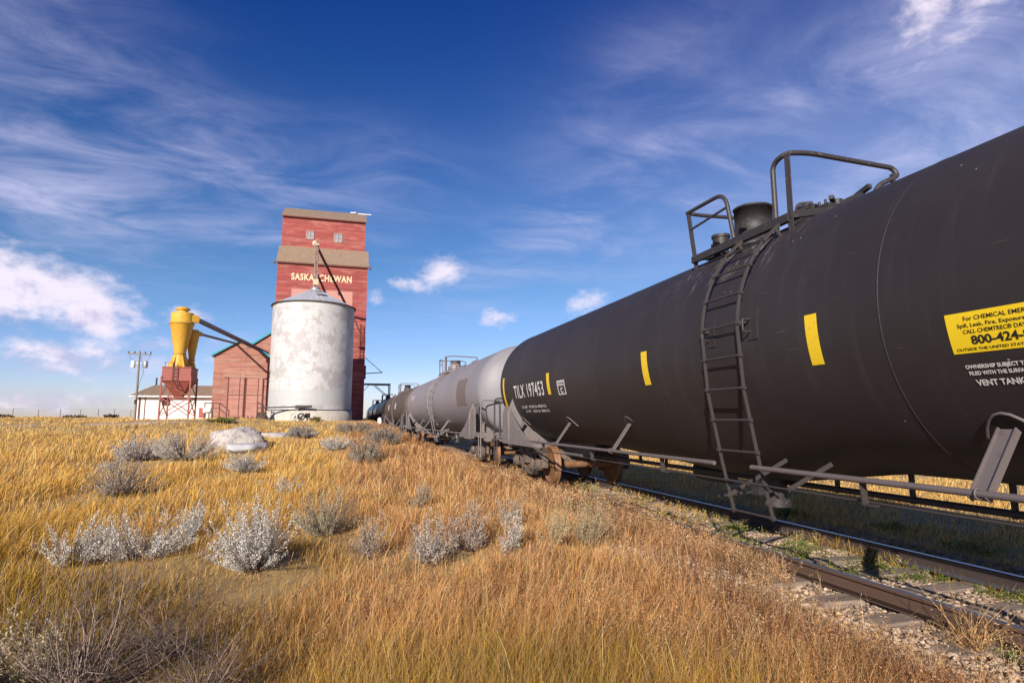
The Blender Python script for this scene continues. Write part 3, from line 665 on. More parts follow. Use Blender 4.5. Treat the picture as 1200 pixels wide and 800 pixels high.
        rd = MB(); rd.cyl((X-sg*.10, -H+.5, .80), (X-sg*.10, H-.5, .80), .009, n=8); localbuild(rd, 'brake_rod', ladm, car)
    cp = MB(); cp.cyl((.1, -H, .66), (.1, H, .66), .035, n=10)
    for y in np.arange(-H+1.2, H-1.2, .95): cp.bar((.1, y, .62), (.1, y, 1.05), .05, .03, (0, 1, 0))
    localbuild(cp, 'train_line_pipe', M['frame_black'], car)
    ot = MB(); ot.cyl((0, .55, .75), (0, .55, .42), .13, n=18); ot.cyl((0, .55, .46), (0, .55, .36), .17, n=18); ot.box((-.15, .55, .56), (.35, .14, .10)); ot.bar((-.4, .52, .55), (-.9, .50, .52), .02, .03)
    ot.box((-.02, .55, .82), (.62, .75, .14)); localbuild(ot, 'outlet_valve', M['frame_black'], car)
    bc = MB(); bc.cyl((.5, 2.2, .62), (.5, 3.0, .62), .17, n=18); bc.box((.5, 2.6, .80), (.1, .6, .14)); localbuild(bc, 'brake_cylinder', M['frame_black'], car)
    bc = MB(); bc.cyl((.5, -3.0, .60), (.5, -2.5, .60), .15, n=18); bc.bar((.5, -2.75, .7), (.5, -2.75, 1.05), .1, .3, (0, 1, 0)); localbuild(bc, 'air_reservoir', M['frame_black'], car)
    # ends: sill, gusset bolster, end platform, coupler, truck
    for e in (-1, 1):
        yb = e*(H-.95)
        gs = MB()
        for sg in (-1, 1):
            # gusset plate from the tank side down to the bolster end
            y1_, y2_ = yb-.06, yb+.06
            poly = [(sg*1.36, yb, 1.98), (sg*1.50, yb, 1.62), (sg*1.47, yb, .93), (sg*1.40, yb, .80), (sg*.3, yb, .72), (sg*.3, yb, 1.0), (sg*1.02, yb, 1.38)]
            gs.prism([(p[0], p[1]-.012, p[2]) for p in poly], (0, .024, 0))
            # side plate
            gs.prism([(sg*1.44, yb+e*.62, .86), (sg*1.44, yb+e*.60, 1.62), (sg*1.42, yb+e*.45, 1.80), (sg*1.42, yb+e*.12, 1.76), (sg*1.43, yb-e*.95, 1.22), (sg*1.44, yb-e*1.9, .90), (sg*1.44, yb-e*1.9, .86)], (sg*.014, 0, 0))
            gs.bar((sg*1.2, yb, .82), (sg*.1, yb, .80), .45, .10)
        gs.bar((0, yb-e*1.5, .78), (0, e*(H+1.05), .78), .34, .30)
        localbuild(gs, 'bolster_gusset', st['gusset'], car)
        ep = MB(); ye = e*(H+.45)
        ep.box((0, ye, 1.04), (2.9, .34, .05)); ep.bar((-1.45, ye-e*.17, .99), (1.45, ye-e*.17, .99), .03, .12); ep.bar((-1.45, ye+e*.17, .99), (1.45, ye+e*.17, .99), .03, .12)
        for sg in (-1, 1): ep.bar((sg*1.40, ye, 1.0), (sg*1.43, e*(H-1.6), .98), .06, .14)
        localbuild(ep, 'end_platform', st['gusset'], car)
        er = MB()
        er.tube(bend([(-1.44, ye+e*.12, .35), (-1.44, ye+e*.12, 2.02), (.0, ye+e*.12, 2.02), (1.44, ye+e*.12, 2.02), (1.44, ye+e*.12, .35)], .12, 6), .021)
        er.tube(bend([(-1.46, e*(H-.1), 1.05), (-1.47, e*(H-.1), 1.92), (-1.44, ye+e*.1, 1.92)], .15, 6), .023)
        for z_ in (.40, .68): er.tube([(-1.44, ye+e*.12, z_), (-1.44, ye-e*.16, z_)], .014, 8); er.tube([(1.44, ye+e*.12, z_), (1.44, ye-e*.16, z_)], .014, 8)
        er.tube([(-1.44, ye-e*.16, .35), (-1.44, ye-e*.16, 1.05)], .016, 8); er.tube([(1.44, ye-e*.16, .35), (1.44, ye-e*.16, 1.05)], .016, 8)
        for x_ in (-.55, .55): er.tube([(x_, ye+e*.12, 1.05), (x_, ye+e*.12, 2.02)], .014, 8)
        localbuild(er, 'end_handrail', st['rail'], car)
        ck = MB(); yc_ = e*(H+1.05)
        ck.bar((0, yc_, .80), (0, yc_+e*.26, .80), .16, .18); ck.prism([(-.17, yc_+e*.24, .66), (.15, yc_+e*.24, .66), (.15, yc_+e*.40, .66), (.05, yc_+e*.52, .66), (-.06, yc_+e*.40, .66), (-.14, yc_+e*.50, .66)], (0, 0, .28))
        ck.tube(bend([(.25, yc_, .75), (.3, yc_+e*.15, .5), (.1, yc_+e*.4, .38)], .1), .028, 8)
        localbuild(ck, 'coupler', M['rust'], car)
        # truck
        yt = e*(H-1.25) if e > 0 else e*(H-1.25); wb = .86; wr = .43
        tk = MB(); tk.bar((-1.02, yt, .56), (1.02, yt, .56), .36, .26); tk.cyl((0, yt, .60), (0, yt, .76), .26, n=20)
        tk.bar((-.7, yt-wb+.5, .45), (.7, yt-wb+.5, .45), .08, .10); tk.bar((-.7, yt+wb-.5, .45), (.7, yt+wb-.5, .45), .08, .10)
        TR = localbuild(tk, 'truck', M['truck'], car)
        for sg in (-1, 1):
            sf = MB(); X = sg*1.0; w = .15
            sf.bar((X, yt-wb-.05, .62), (X, yt-.35, .74), w, .11); sf.bar((X, yt-.36, .74), (X, yt+.36, .74), w, .12); sf.bar((X, yt+.35, .74), (X, yt+wb+.05, .62), w, .11)
            sf.bar((X, yt-wb+.10, .54), (X, yt-.30, .24), w, .10); sf.bar((X, yt-.31, .24), (X, yt+.31, .24), w, .11); sf.bar((X, yt+.30, .24), (X, yt+wb-.10, .54), w, .10)
            for q in (-.27, .27): sf.bar((X, yt+q, .24), (X, yt+q, .74), .10, w, (1, 0, 0))
            for q in (-1, 1):
                sf.cyl((X-sg*.02, yt+q*wb, wr), (X+sg*.13, yt+q*wb, wr), .135, n=20); sf.cyl((X+sg*.13, yt+q*wb, wr), (X+sg*.16, yt+q*wb, wr), .10, n=20)
                sf.bar((X, yt+q*(wb-.19), wr-.05), (X, yt+q*(wb-.19), .66), .07, w, (1, 0, 0)); sf.bar((X, yt+q*(wb+.19), wr-.05), (X, yt+q*(wb+.19), .62), .07, w, (1, 0, 0)); sf.bar((X, yt+q*(wb-.2), .61), (X, yt+q*(wb+.2), .60), w, .08)
            sf.box((X+sg*.10, yt, .52), (.10, .30, .17))
            localbuild(sf, 'side_frame', M['truck'], TR)
            sp = MB()
            for q in (-.13, .0, .13):
                hel = [(X+sg*.02+.05*math.cos(t), yt+q+.05*math.sin(t), .30+.16*t/(2*math.pi*4)) for t in np.linspace(0, 2*math.pi*4, 33)]; sp.tube(hel, .012, 6)
            localbuild(sp, 'spring', M['rust'], TR)
        for q in (-1, 1):
            ax = MB(); ya = yt+q*wb; ax.rev([(.075, -1.05), (.085, -.72), (.08, -.3), (.075, 0), (.08, .3), (.085, .72), (.075, 1.05)], (0, ya, wr), 'X', 18); localbuild(ax, 'axle', M['rust'], TR)
            for sg in (-1, 1):
                wh = MB(); x_ = sg*.755
                pf_ = [(.10, -.05), (.10, .06), (.15, .05), (.30, .015), (.355, .03), (.365, .075), (wr, .070), (wr, .0), (wr+.004, -.035), (wr+.030, -.045), (wr+.030, -.062), (wr+.01, -.07), (.37, -.07), (.355, -.03), (.30, -.025), (.15, -.05), (.10, -.05)]
                wh.rev([(r_, h_*sg) for r_, h_ in pf_], (x_, ya, wr), 'X', 48); localbuild(wh, 'wheel', M['wheelrust'], TR)
                bs = MB(); bs.tube([(x_, ya+math.cos(t)*(wr+.035)*(-q), wr+math.sin(t)*(wr+.035)) for t in np.linspace(-.35, .35, 6)], .03, 6); localbuild(bs, 'brake_shoe', M['truck'], TR)
    return car, shell

st_black = dict(side=M['frame_dust'], frame=M['frame_black'], pipe=M['rail_steel'], ladder=M['ladder_steel'], dome=M['frame_black'], gusset=M['frame_grey'], rail=M['frame_black'])
st_grey = dict(frame=M['frame_grey'], pipe=M['frame_grey'], ladder=M['frame_grey'], dome=M['grey'], gusset=M['frame_grey'], rail=M['frame_grey'])
st_brown = dict(frame=M['frame_dust'], pipe=M['frame_grey'], ladder=M['frame_dust'], dome=M['brown'], gusset=M['frame_dust'], rail=M['frame_dust'])
Y1 = 6.10
car1, sh1 = tank_car(Y1, 9.15, M['black'], st_black, 'large dusty black tank car nearest the camera with yellow marks and white lettering')
def L(Y, Z): return Y-Y1, Z-RT
for (ya, yb_, za, zb_) in ((15.02, 14.90, .30, 1.05), (11.58, 11.42, .50, .93), (7.52, 7.36, .47, .93), (4.42, 4.28, .48, .93)):
    patch(ya-Y1, yb_-Y1, za-RT, zb_-RT, .004, 'yellow_stripe', M['yellow_mark'], sh1)
curved_text('TILX 197453', .30, 14.02-Y1, .65-RT, .006, M['white_ink'], sh1, bold=.012, width=2.20, spacing=1.12)
curved_text('LD LMT  197300 LB  89500 KG', .06, 13.72-Y1, .285-RT, .006, M['white_ink'], sh1, bold=.02, width=1.75)
curved_text('LT WT    65700 LB  29800 KG', .06, 13.55-Y1, .185-RT, .006, M['white_ink'], sh1, bold=.02, width=1.65)
# boxed DOT / C emblem
fm = MB(); y0, y1, z0, z1 = 10.98-Y1, 10.58-Y1, .47-RT, .74-RT
for (a, b_, c, d) in ((y0, y1, z1-.02, z1), (y0, y1, z0, z0+.02), (y0, y0-.03, z0, z1), (y1+.03, y1, z0, z1), (y0, y1, z1-.10, z1-.085)):
    patch(a, b_, c, d, .0045, 'emblem_frame', M['white_ink'], sh1, .0015) if (a, b_, c, d) == (y0, y1, z1-.02, z1) else patch(a, b_, c, d, .0052, 'emblem_frame', M['white_ink'], sh1, .0015)
curved_text('DOT', .055, y0-.06, z1-.052, .006, M['white_ink'], sh1, bold=.03, width=.28)
curved_text('C', .10, y0-.14, z0+.085, .006, M['white_ink'], sh1, bold=.04, width=.12)
# emergency placard
py0 = 3.13-Y1; pz0, pz1 = .445-RT, .715-RT
patch(py0, py0-.86, pz0, pz1, .004, 'emergency_placard', M['placard'], sh1)
def zl(z): return z-RT
curved_text('For CHEMICAL EMERGENCY', .028, 3.005-Y1, zl(.672), .0065, M['black_ink'], sh1, bold=.012, width=.53)
curved_text('Spill, Leak, Fire, Exposure or Accident', .026, 3.055-Y1, zl(.628), .0065, M['black_ink'], sh1, bold=.012, width=.64)
curved_text('CALL CHEMTREC® DAY OR NIGHT', .027, 3.025-Y1, zl(.586), .0065, M['black_ink'], sh1, bold=.012, width=.58)
curved_text('800-424-9300', .056, 2.985-Y1, zl(.528), .0065, M['black_ink'], sh1, bold=.03, width=.50)
curved_text('OUTSIDE THE UNITED STATES CALL COLLECT', .018, 3.10-Y1, zl(.470), .0065, M['black_ink'], sh1, bold=.012, width=.70)
curved_text('OWNERSHIP SUBJECT TO A SECURITY AGREEMENT', .026, 3.085-Y1, zl(.355), .006, M['white_ink'], sh1, bold=.03, width=.80)
curved_text('FILED WITH THE SURFACE TRANSPORTATION BOARD', .026, 3.075-Y1, zl(.312), .006, M['white_ink'], sh1, bold=.03, width=.80)
curved_text('VENT TANK BEFORE OPENING', .042, 3.055-Y1, zl(.248), .006, M['white_ink'], sh1, bold=.03, width=.76)

car2, sh2 = tank_car(28.2, 10.15, M['grey'], st_grey, 'pale grey tank car with rust stains, coupled behind the big black one', belly=.05)
patch(21.6-28.2, 19.9-28.2, ZC-.40, ZC+.50, .012, 'manufacturer_panel', painted('brown_panel', (.16, .12, .11), (.25, .2, .18), .7), sh2, .012)
curved_text('TILX', .24, 36.6-28.2, ZC+.35, .008, M['white_ink'], sh2, bold=.03, width=1.6)
# a raised heating jacket band with bolts
mb = MB(); mb.rev([(R0+.001, 1.05), (R0+.03, 1.07), (R0+.03, 1.30), (R0+.001, 1.32)], (0, 0, ZC), 'Y', 96)
for k in range(28):
    a = k*2*math.pi/28; mb.box(((R0+.04)*math.cos(a), 1.18, ZC+(R0+.04)*math.sin(a)), (.06, .10, .06), Matrix.Rotation(-a, 3, 'Y'))
localbuild(mb, 'jacket_band', M['grey'], sh2)
car3, sh3 = tank_car(50.2, 9.3, M['brown'], st_brown, 'brown rust-streaked tank car behind the pale grey one', belly=.05)
for yq in (4.5, -2.2): patch(yq, yq-.8, ZC-.1, ZC+.35, .006, 'white_mark', M['white_ink'], sh3)
car4, sh4 = tank_car(72.2, 9.3, M['gloss'], dict(st_black, gusset=M['frame_black']), 'glossy black tank car beside the foot of the red elevator, fourth in the train', belly=.05)
car5 = copy_tree(car4); car5.location.y = 94.2; car5['label'] = 'farthest glossy black tank car, last visible beyond the red elevator'

# ------------------------------------------------------------------ elevator
def quad_slab(mb, a, b, c, d, off): mb.prism([a, b, c, d], off)
el_ = empty('grain_elevator', (-2.6, 77, 0), 'tall faded red wooden grain elevator with SASKATCHEWAN lettering and stepped brown roof', 'grain elevator')
XL, XR, YF, YB = -7.72, 2.42, 72.0, 82.0
mb = MB(); mb.box(((XL+XR)/2, (YF+YB)/2, 8.9), (XR-XL, YB-YF, 18.6)); mb.build('lower_wall', M['elevator_red'], el_)
ux0, ux1, uy0, uy1 = -7.55, 2.05, 73.5, 80.5
mb = MB(); mb.box(((ux0+ux1)/2, 77, 21.6), (ux1-ux0, uy1-uy0, 5.4))
mb.prism([(ux0, uy0, 24.2), (ux0, uy1, 24.2), (ux0, 77, 26.0)], (ux1-ux0, 0, 0))
mb.build('upper_wall', M['elevator_red'], el_)
mb = MB()      # skirt roof: front, back slopes over the lower body
for s_, ya, yb_ in ((1, YF-.22, uy0+.02), (-1, YB+.22, uy1-.02)):
    mb.prism([(XL-.12, ya, 17.98), (XR+.12, ya, 17.98), (XR+.05, yb_, 20.25), (XL-.05, yb_, 20.25)], (0, 0, .16))
for xa in (XL-.02, XR-.10): mb.prism([(xa, YF, 18.1), (xa, YB, 18.1), (xa, uy1, 20.15), (xa, uy0, 20.15)], (.12, 0, 0))
mb.build('skirt_roof', M['shingle'], el_)
mb = MB()
for ya, yb_ in ((uy0-.25, 77), (uy1+.25, 77)):
    mb.prism([(ux0-.10, ya, 24.02), (ux1+.10, ya, 24.02), (ux1+.10, yb_, 26.08), (ux0-.10, yb_, 26.08)], (0, 0, .17))
mb.build('top_roof', M['shingle'], el_)
mb = MB(); mb.bar((XL-.13, YF-.24, 17.95), (XR+.13, YF-.24, 17.95), .06, .16)
mb.box((XR+.3, YF-.1, 17.9), (.25, .25, .3)); mb.box((XL-.3, YF-.1, 17.9), (.2, .25, .25)); mb.build('eave_trim', M['trim_dark'], el_); mb = MB(); mb.bar((ux0-.11, uy0-.27, 24.0), (ux1+.11, uy0-.27, 24.0), .06, .16)
mb.build('eave_trim', M['trim_dark'], el_)
for (wx0, wx1, wz0, wz1, gl) in ((-4.78, -3.98, 21.42, 22.36, 'glass'), (-1.58, -.70, 21.30, 22.30, 'glass')):
    w = MB(); cx_, cz_ = (wx0+wx1)/2, (wz0+wz1)/2
    for a, b_ in (((wx0, wz0), (wx1, wz0)), ((wx0, wz1), (wx1, wz1))): w.bar((a[0]-.08, uy0-.04, a[1]), (b_[0]+.08, uy0-.04, b_[1]), .08, .11)
    for xx_ in (wx0, wx1, cx_): w.bar((xx_, uy0-.045, wz0), (xx_, uy0-.045, wz1), .06 if xx_ == cx_ else .10, .07, (0, 1, 0))
    w.bar((wx0, uy0-.047, cz_), (wx1, uy0-.047, cz_), .05, .05)
    fr_ = w.build('window_frame', painted('old_window_frame', (.42, .30, .27), (.26, .16, .14), .8), el_)
    p_ = MB(); p_.box((cx_, uy0-.012, cz_), (wx1-wx0, .02, wz1-wz0)); ob = p_.build('pane', M['glass'], fr_)
me = text_mesh('SASKATCHEWAN', 1.0, 1.12, .03); n = len(me.vertices); co = np.empty(n*3, np.float32); me.vertices.foreach_get('co', co); co = co.reshape(-1, 3)
u = (co[:, 0]-co[:, 0].min()); u = u/u.max()*6.75
v = np.stack([-6.15+u+2.6, np.full(n, YF-.018-77), 16.03+co[:, 1]/.70*.76], -1).astype(np.float32); me.vertices.foreach_set('co', v.ravel()); me.update(); me.materials.clear(); me.materials.append(M['gold_text'])
ob = bpy.data.objects.new('sign_lettering', me); COL.objects.link(ob); ob.parent = el_
mb = MB()                                             # ladder and landing on the front right of the wall
mb.bar((.95, YF-.15, 11.9), (2.35, YF-.15, 8.6), .06, .10); mb.bar((1.75, YF-.18, 11.2), (1.75, YF-.18, 6.4), .06, .06, (0, 1, 0)); mb.bar((2.15, YF-.18, 10.9), (2.15, YF-.18, 6.4), .06, .06, (0, 1, 0))
for k in range(15): mb.bar((1.75, YF-.18, 6.6+k*.3), (2.15, YF-.18, 6.6+k*.3), .04, .04)
mb.box((2.0, YF-.35, 8.4), (.8, .6, .08)); mb.bar((1.62, YF-.62, 9.3), (2.38, YF-.62, 9.3), .05, .05); mb.bar((2.38, YF-.62, 8.4), (2.38, YF-.62, 9.4), .05, .05, (0, 1, 0)); mb.bar((1.62, YF-.62, 8.4), (1.62, YF-.62, 9.4), .05, .05, (0, 1, 0))
mb.build('wall_ladder', M['trim_dark'], el_)
mb = MB(); mb.bar((ux1-.9, 77, 26.28), (ux1+.75, 77, 26.28), .12, .10); mb.bar((.2, 77, 26.3), (.9, 77, 26.38), .25, .12); mb.build('roof_vane', M['white_metal'], el_)
mb = MB(); mb.box((XR+.12, 74, 5.6), (.2, .5, 1.6)); mb.bar((XR-.1, 74, 7.55), (4.55, 74, 5.62), .07, .07); mb.bar((XR-.1, 74, 5.45), (4.62, 74, 5.62), .10, .10); mb.build('spout_bracket', M['dark_metal'], el_)
# loading frame beside the elevator
lf = empty('loading_frame', (4.0, 100, 0), 'dark steel loading frame with diagonal braces spanning the track beyond the red elevator', 'frame')
mb = MB(); gz_ = 5.70
for y in (100, 103):
    mb.bar((.5, y, gz_), (7.6, y, gz_), .14, .18); mb.bar((7.5, y, -1.8), (7.5, y, gz_), .15, .15, (0, 1, 0)); mb.bar((1.0, y, -.5), (1.0, y, gz_), .15, .15, (0, 1, 0))
    mb.bar((4.9, y, gz_), (7.45, y, 3.5), .09, .10); mb.bar((4.3, y, gz_), (2.9, y, 4.1), .07, .08)
for x in (1.0, 4.6, 7.5): mb.bar((x, 100, gz_+.02), (x, 103, gz_+.02), .12, .14)
mb.build('steel_frame', M['dark_metal'], lf)

# ------------------------------------------------------------------ annexes
an = empty('grain_annex', (-10.4, 70, 0), 'weathered red wooden gabled annex with teal roof edge and tall sliding doors', 'annex building')
ax0, ax1, ayf, ayb, ae, aa = -12.95, -7.75, 68.0, 73.4, 6.60, 8.28; am = (ax0+ax1)/2
mb = MB(); mb.prism([(ax0, ayf, -.3), (ax1, ayf, -.3), (ax1, ayf, ae), (am, ayf, aa), (ax0, ayf, ae)], (0, ayb-ayf, 0)); mb.build('wall', M['annex_red'], an)
mb = MB()
mb.prism([(ax0-.25, ayf-.25, ae-.12), (am, ayf-.25, aa+.04), (am, ayf-.25, aa+.18), (ax0-.25, ayf-.25, ae+.03)], (0, ayb-ayf+.2, 0)); mb.prism([(ax1+.25, ayf-.25, ae-.12), (am, ayf-.25, aa+.04), (am, ayf-.25, aa+.18), (ax1+.25, ayf-.25, ae+.03)], (0, ayb-ayf+.2, 0))
mb.build('roof', M['shingle'], an)
mb = MB(); mb.bar((am-.02, ayf-.29, aa+.10), (ax1+.28, ayf-.29, ae-.05), .05, .24); mb.bar((ax0-.28, ayf-.29, ae-.05), (am, ayf-.29, aa+.10), .05, .20); mb.build('fascia', M['fascia'], an)
mb = MB(); mb.bar((ax0+1.0, ayf-.12, 4.42), (ax1-.1, ayf-.12, 4.35), .10, .13); mb.build('door_track', painted('pale_track', (.42, .25, .2), (.3, .15, .1), .8), an)
for x0, x1 in ((ax0+1.45, ax0+3.1), (ax0+3.16, ax0+4.9)):
    mb = MB(); mb.box(((x0+x1)/2, ayf-.05, 2.2), (x1-x0, .06, 4.2)); dd = mb.build('sliding_door', M['door_red'], an)
    mb = MB()
    for xx_ in (x0+.05, x1-.05, x1-.5): mb.bar((xx_, ayf-.10, .1), (xx_, ayf-.10, 4.3), .09 if xx_ != x1-.5 else .05, .04, (0, 1, 0))
    mb.bar((x0, ayf-.10, 2.5), (x1, ayf-.10, 2.5), .03, .06)
    mb.build('door_batten', M['trim_dark'], dd)
sh = empty('elevator_lean_to', (-9.3, 77, 0), 'red lean-to shed with teal roof edge between the gabled annex and the tall elevator', 'shed')
mb = MB(); mb.prism([(-10.9, 74, -.3), (-7.76, 74, -.3), (-7.76, 74, 10.2), (-10.9, 74, 7.95)], (0, 7.5, 0)); mb.build('wall', M['annex_red'], sh)
mb = MB(); mb.prism([(-11.1, 73.8, 7.86), (-7.76, 73.8, 10.26), (-7.76, 73.8, 10.40), (-11.1, 73.8, 8.0)], (0, 7.9, 0)); mb.build('roof', M['shingle'], sh)
mb = MB(); mb.bar((-11.1, 73.76, 7.95), (-7.76, 73.76, 10.35), .05, .24); mb.build('fascia', M['fascia'], sh)

# ------------------------------------------------------------------ silo
sl = empty('grain_silo', (-2.9, 60.5, 0), 'round whitewashed corrugated steel grain silo with cone roof in front of the elevator', 'silo')
SX, SY, SR = -2.9, 60.5, 3.78
mb = MB(); mb.rev([(SR+.10, -.6), (SR+.10, .78), (SR-.3, .78)], (SX, SY, 0), 'Z', 64); mb.build('concrete_base', M['concrete'], sl)
mb = MB(); zs = np.linspace(.78, 10.75, 190)
mb.rev([(SR+.012*math.sin(2*math.pi*z_/.21), float(z_)) for z_ in zs], (SX, SY, 0), 'Z', 110); mb.build('wall', M['silo'], sl)
mb = MB(); nr = 40; vs = []
for k in range(nr*2):
    a = k*math.pi/nr; up_ = .05 if k % 2 == 0 else 0
    vs += [(SX+(SR+.12)*math.cos(a), SY+(SR+.12)*math.sin(a), 10.74+up_*.6), (SX+.35*math.cos(a), SY+.35*math.sin(a), 12.55+up_)]
N2 = nr*2; mb.add(vs, [(2*k, 2*((k+1) % N2), 2*((k+1) % N2)+1, 2*k+1) for k in range(N2)])
rf = mb.build('cone_roof', M['siloroof'], sl)
mb = MB(); mb.rev([(.42, 12.5), (.42, 12.75), (.25, 12.85), (.0, 12.86)], (SX, SY, 0), 'Z', 24); mb.build('roof_cap', M['galv'], rf)
mb = MB(); mb.tube([(SX+(SR+.13)*math.cos(t), SY+(SR+.13)*math.sin(t), 10.74) for t in np.linspace(0, 2*math.pi, 97)[:-1]], .05, 6, True)
mb.tube([(SX+(SR+.06)*math.cos(t), SY+(SR+.06)*math.sin(t), .82) for t in np.linspace(0, 2*math.pi, 97)[:-1]], .055, 6, True)
mb.build('rim', M['dark_metal'], sl)
mb = MB(); mb.box((SX-.02, SY-SR-.08, .32), (.42, .10, .42)); mb.build('base_opening', M['dark'], sl)
mb = MB(); mb.box((SX+.5, SY-2.2, 11.9), (.7, .5, .25), Matrix.Rotation(.5, 3, 'X')); mb.build('roof_hatch', M['galv'], rf)
# unloading auger tube on the silo front
ag = empty('auger_tube', (-4.5, 56.2, 1), 'thin dark auger tube lying along the front of the white silo near its base', 'auger')
mb = MB(); mb.cyl((-6.9, 56.9, 1.0), (-3.9, 56.3, 1.08), .07, n=12); mb.build('tube', M['dark_metal'], ag)
mb = MB(); mb.cyl((-3.95, 56.32, 1.08), (-2.55, 56.15, 1.12), .15, .10, n=14); mb.build('motor_housing', M['dark_metal'], ag)
# distribution tower above the silo
tw = empty('spout_tower', (-2.86, 60.5, 12.6), 'slim rusty lattice tower with a spout head rising from the silo cone', 'tower')
mb = MB(); tx, ty = -2.9, 60.5; hw = .17
for a in (-1, 1):
    for b_ in (-1, 1): mb.bar((tx+a*hw, ty+b_*hw, 12.7), (tx-.05+a*hw*.55, ty+b_*hw*.55, 17.0), .07, .07, (0, 1, 0))
for k in range(9):
    z_ = 12.9+k*.46; s_ = 1 if k % 2 else -1
    mb.bar((tx-hw*s_, ty-hw, z_), (tx+hw*s_, ty-hw, z_+.46), .045, .045); mb.bar((tx-hw, ty-hw*s_, z_), (tx-hw, ty+hw*s_, z_+.46), .045, .045); mb.bar((tx+hw, ty-hw*s_, z_), (tx+hw, ty+hw*s_, z_+.46), .045, .045)
mb.cyl((tx, ty, 12.6), (tx-.03, ty, 17.0), .07, n=8)
mb.build('lattice', painted('rusty_lattice', (.28, .18, .15), (.45, .36, .3), .7, 0, 5), tw)
mb = MB(); mb.rev([(.05, 16.9), (.28, 17.05), (.28, 17.35), (.15, 17.5), (.0, 17.52)], (tx-.2, ty, 0), 'Z', 16); mb.box((tx-.05, ty-.1, 17.1), (.5, .3, .2)); mb.box((tx+.02, ty, 13.3), (.5, .5, .55)); mb.build('spout_head', painted('cream_head', (.55, .42, .3), (.35, .22, .15), .7), tw)
sp = empty('grain_spout', (-1, 66, 14), 'long dark spout pipe slanting from the tower head down to the red elevator wall', 'pipe')
mb = MB(); mb.cyl((tx-.1, ty, 17.1), (.75, 71.95, 11.98), .13, n=12); mb.build('pipe', M['trim_dark'], sp)
mb = MB(); mb.cyl((-2.10, 63.27, 15.85), (-2.02, 63.5, 15.75), .17, n=12); mb.cyl((-.75, 67.7, 13.86), (-.67, 67.9, 13.76), .17, n=12); mb.build('pipe_collar', M['dark_metal'], sp)
mb = MB(); mb.cyl((-2.75, 60.6, 14.1), (-1.6, 63.3, 11.9), .11, n=12); tag(mb.build('roof_spout', M['trim_dark'], org=(-2.2, 62, 12)), 'short dark spout pipe slanting from the tower onto the silo cone roof', 'pipe')

# ------------------------------------------------------------------ cyclones, hopper, ducts
hp = empty('dust_hopper', (-12.3, 52.2, 0), 'rusty red square dust hopper on a braced four legged stand beside the white building', 'hopper')
hx0, hx1, hy0, hy1 = -13.28, -11.28, 51.0, 53.2; hm, hn = (hx0+hx1)/2, (hy0+hy1)/2
mb = MB(); t_ = 3.96; l_ = 2.95; bt = 1.55
vs = [(hx0, hy0, t_), (hx1, hy0, t_), (hx1, hy1, t_), (hx0, hy1, t_), (hx0, hy0, l_), (hx1, hy0, l_), (hx1, hy1, l_), (hx0, hy1, l_), (hm-.18, hn-.18, bt), (hm+.18, hn-.18, bt), (hm+.18, hn+.18, bt), (hm-.18, hn+.18, bt)]
mb.add(vs, [(0, 1, 2, 3)] + [(4+k, 4+(k+1) % 4, (k+1) % 4, k) for k in range(4)] + [(8+k, 8+(k+1) % 4, 4+(k+1) % 4, 4+k) for k in range(4)] + [(8, 9, 10, 11)])
mb.bar((hx0-.03, hy0-.03, l_), (hx1+.03, hy0-.03, l_), .06, .08); mb.bar((hx1+.03, hy0, l_), (hx1+.03, hy1, l_), .06, .08); mb.bar((hx0-.03, hy0-.03, t_), (hx1+.03, hy0-.03, t_), .06, .06); mb.bar((hx1+.03, hy0, t_), (hx1+.03, hy1, t_), .06, .06)
mb.build('hopper_box', M['red_steel'], hp)
cs = [(hx0, hy0), (hx1, hy0), (hx1, hy1), (hx0, hy1)]
for x, y in cs:
    mb = MB(); mb.bar((x, y, -.15+float(ground(x, y))), (x, y, l_+.3), .11, .11, (0, 1, 0)); mb.build('leg', M['red_steel'], hp)
mb = MB()
for k in range(4):
    (xa, ya), (xb, yb_) = cs[k], cs[(k+1) % 4]
    mb.bar((xa, ya, .25), (xb, yb_, 1.65), .06, .06); mb.bar((xb, yb_, .27), (xa, ya, 1.67), .06, .06); mb.bar((xa, ya, 1.65), (xb, yb_, 1.65), .07, .07) if k in (0, 2) else None
    mb.bar((xa, ya, 2.85), (xb, yb_, 1.70), .05, .05)
mb.build('brace', M['red_steel'], hp)
mb = MB()
for q in (0, .32): mb.bar((hx0+.75+q, hy0-.12, 2.4), (hx0+.75+q, hy0-.12, 4.25), .05, .03, (0, 1, 0))
for k in range(7): mb.bar((hx0+.75, hy0-.12, 2.5+k*.26), (hx0+1.07, hy0-.12, 2.5+k*.26), .03, .03)
for q in (0.2, .8): mb.bar((hx0+q, hy0-.02, 3.9), (hx0+q, hy0-.02, 4.3), .04, .04, (0, 1, 0))
mb.bar((hx0+.1, hy0-.02, 4.3), (hx0+.9, hy0-.02, 4.3), .04, .04)
mb.build('ladder', M['trim_dark'], hp)
c1 = empty('cyclone_separator', (-12.35, 52.1, 3.96), 'large yellow cyclone separator with a mushroom cap standing on the red hopper', 'cyclone', 'cyclones on the hopper')
CX, CY = -12.38, 52.0
mb = MB(); mb.rev([(.40, 5.05), (.84, 7.40), (.86, 7.42), (.86, 7.50), (.82, 7.52), (.82, 8.25), (.78, 8.32), (.36, 8.34), (.36, 8.55)], (CX, CY, 0), 'Z', 40); mb.build('cyclone_body', M['yellow_steel'], c1)
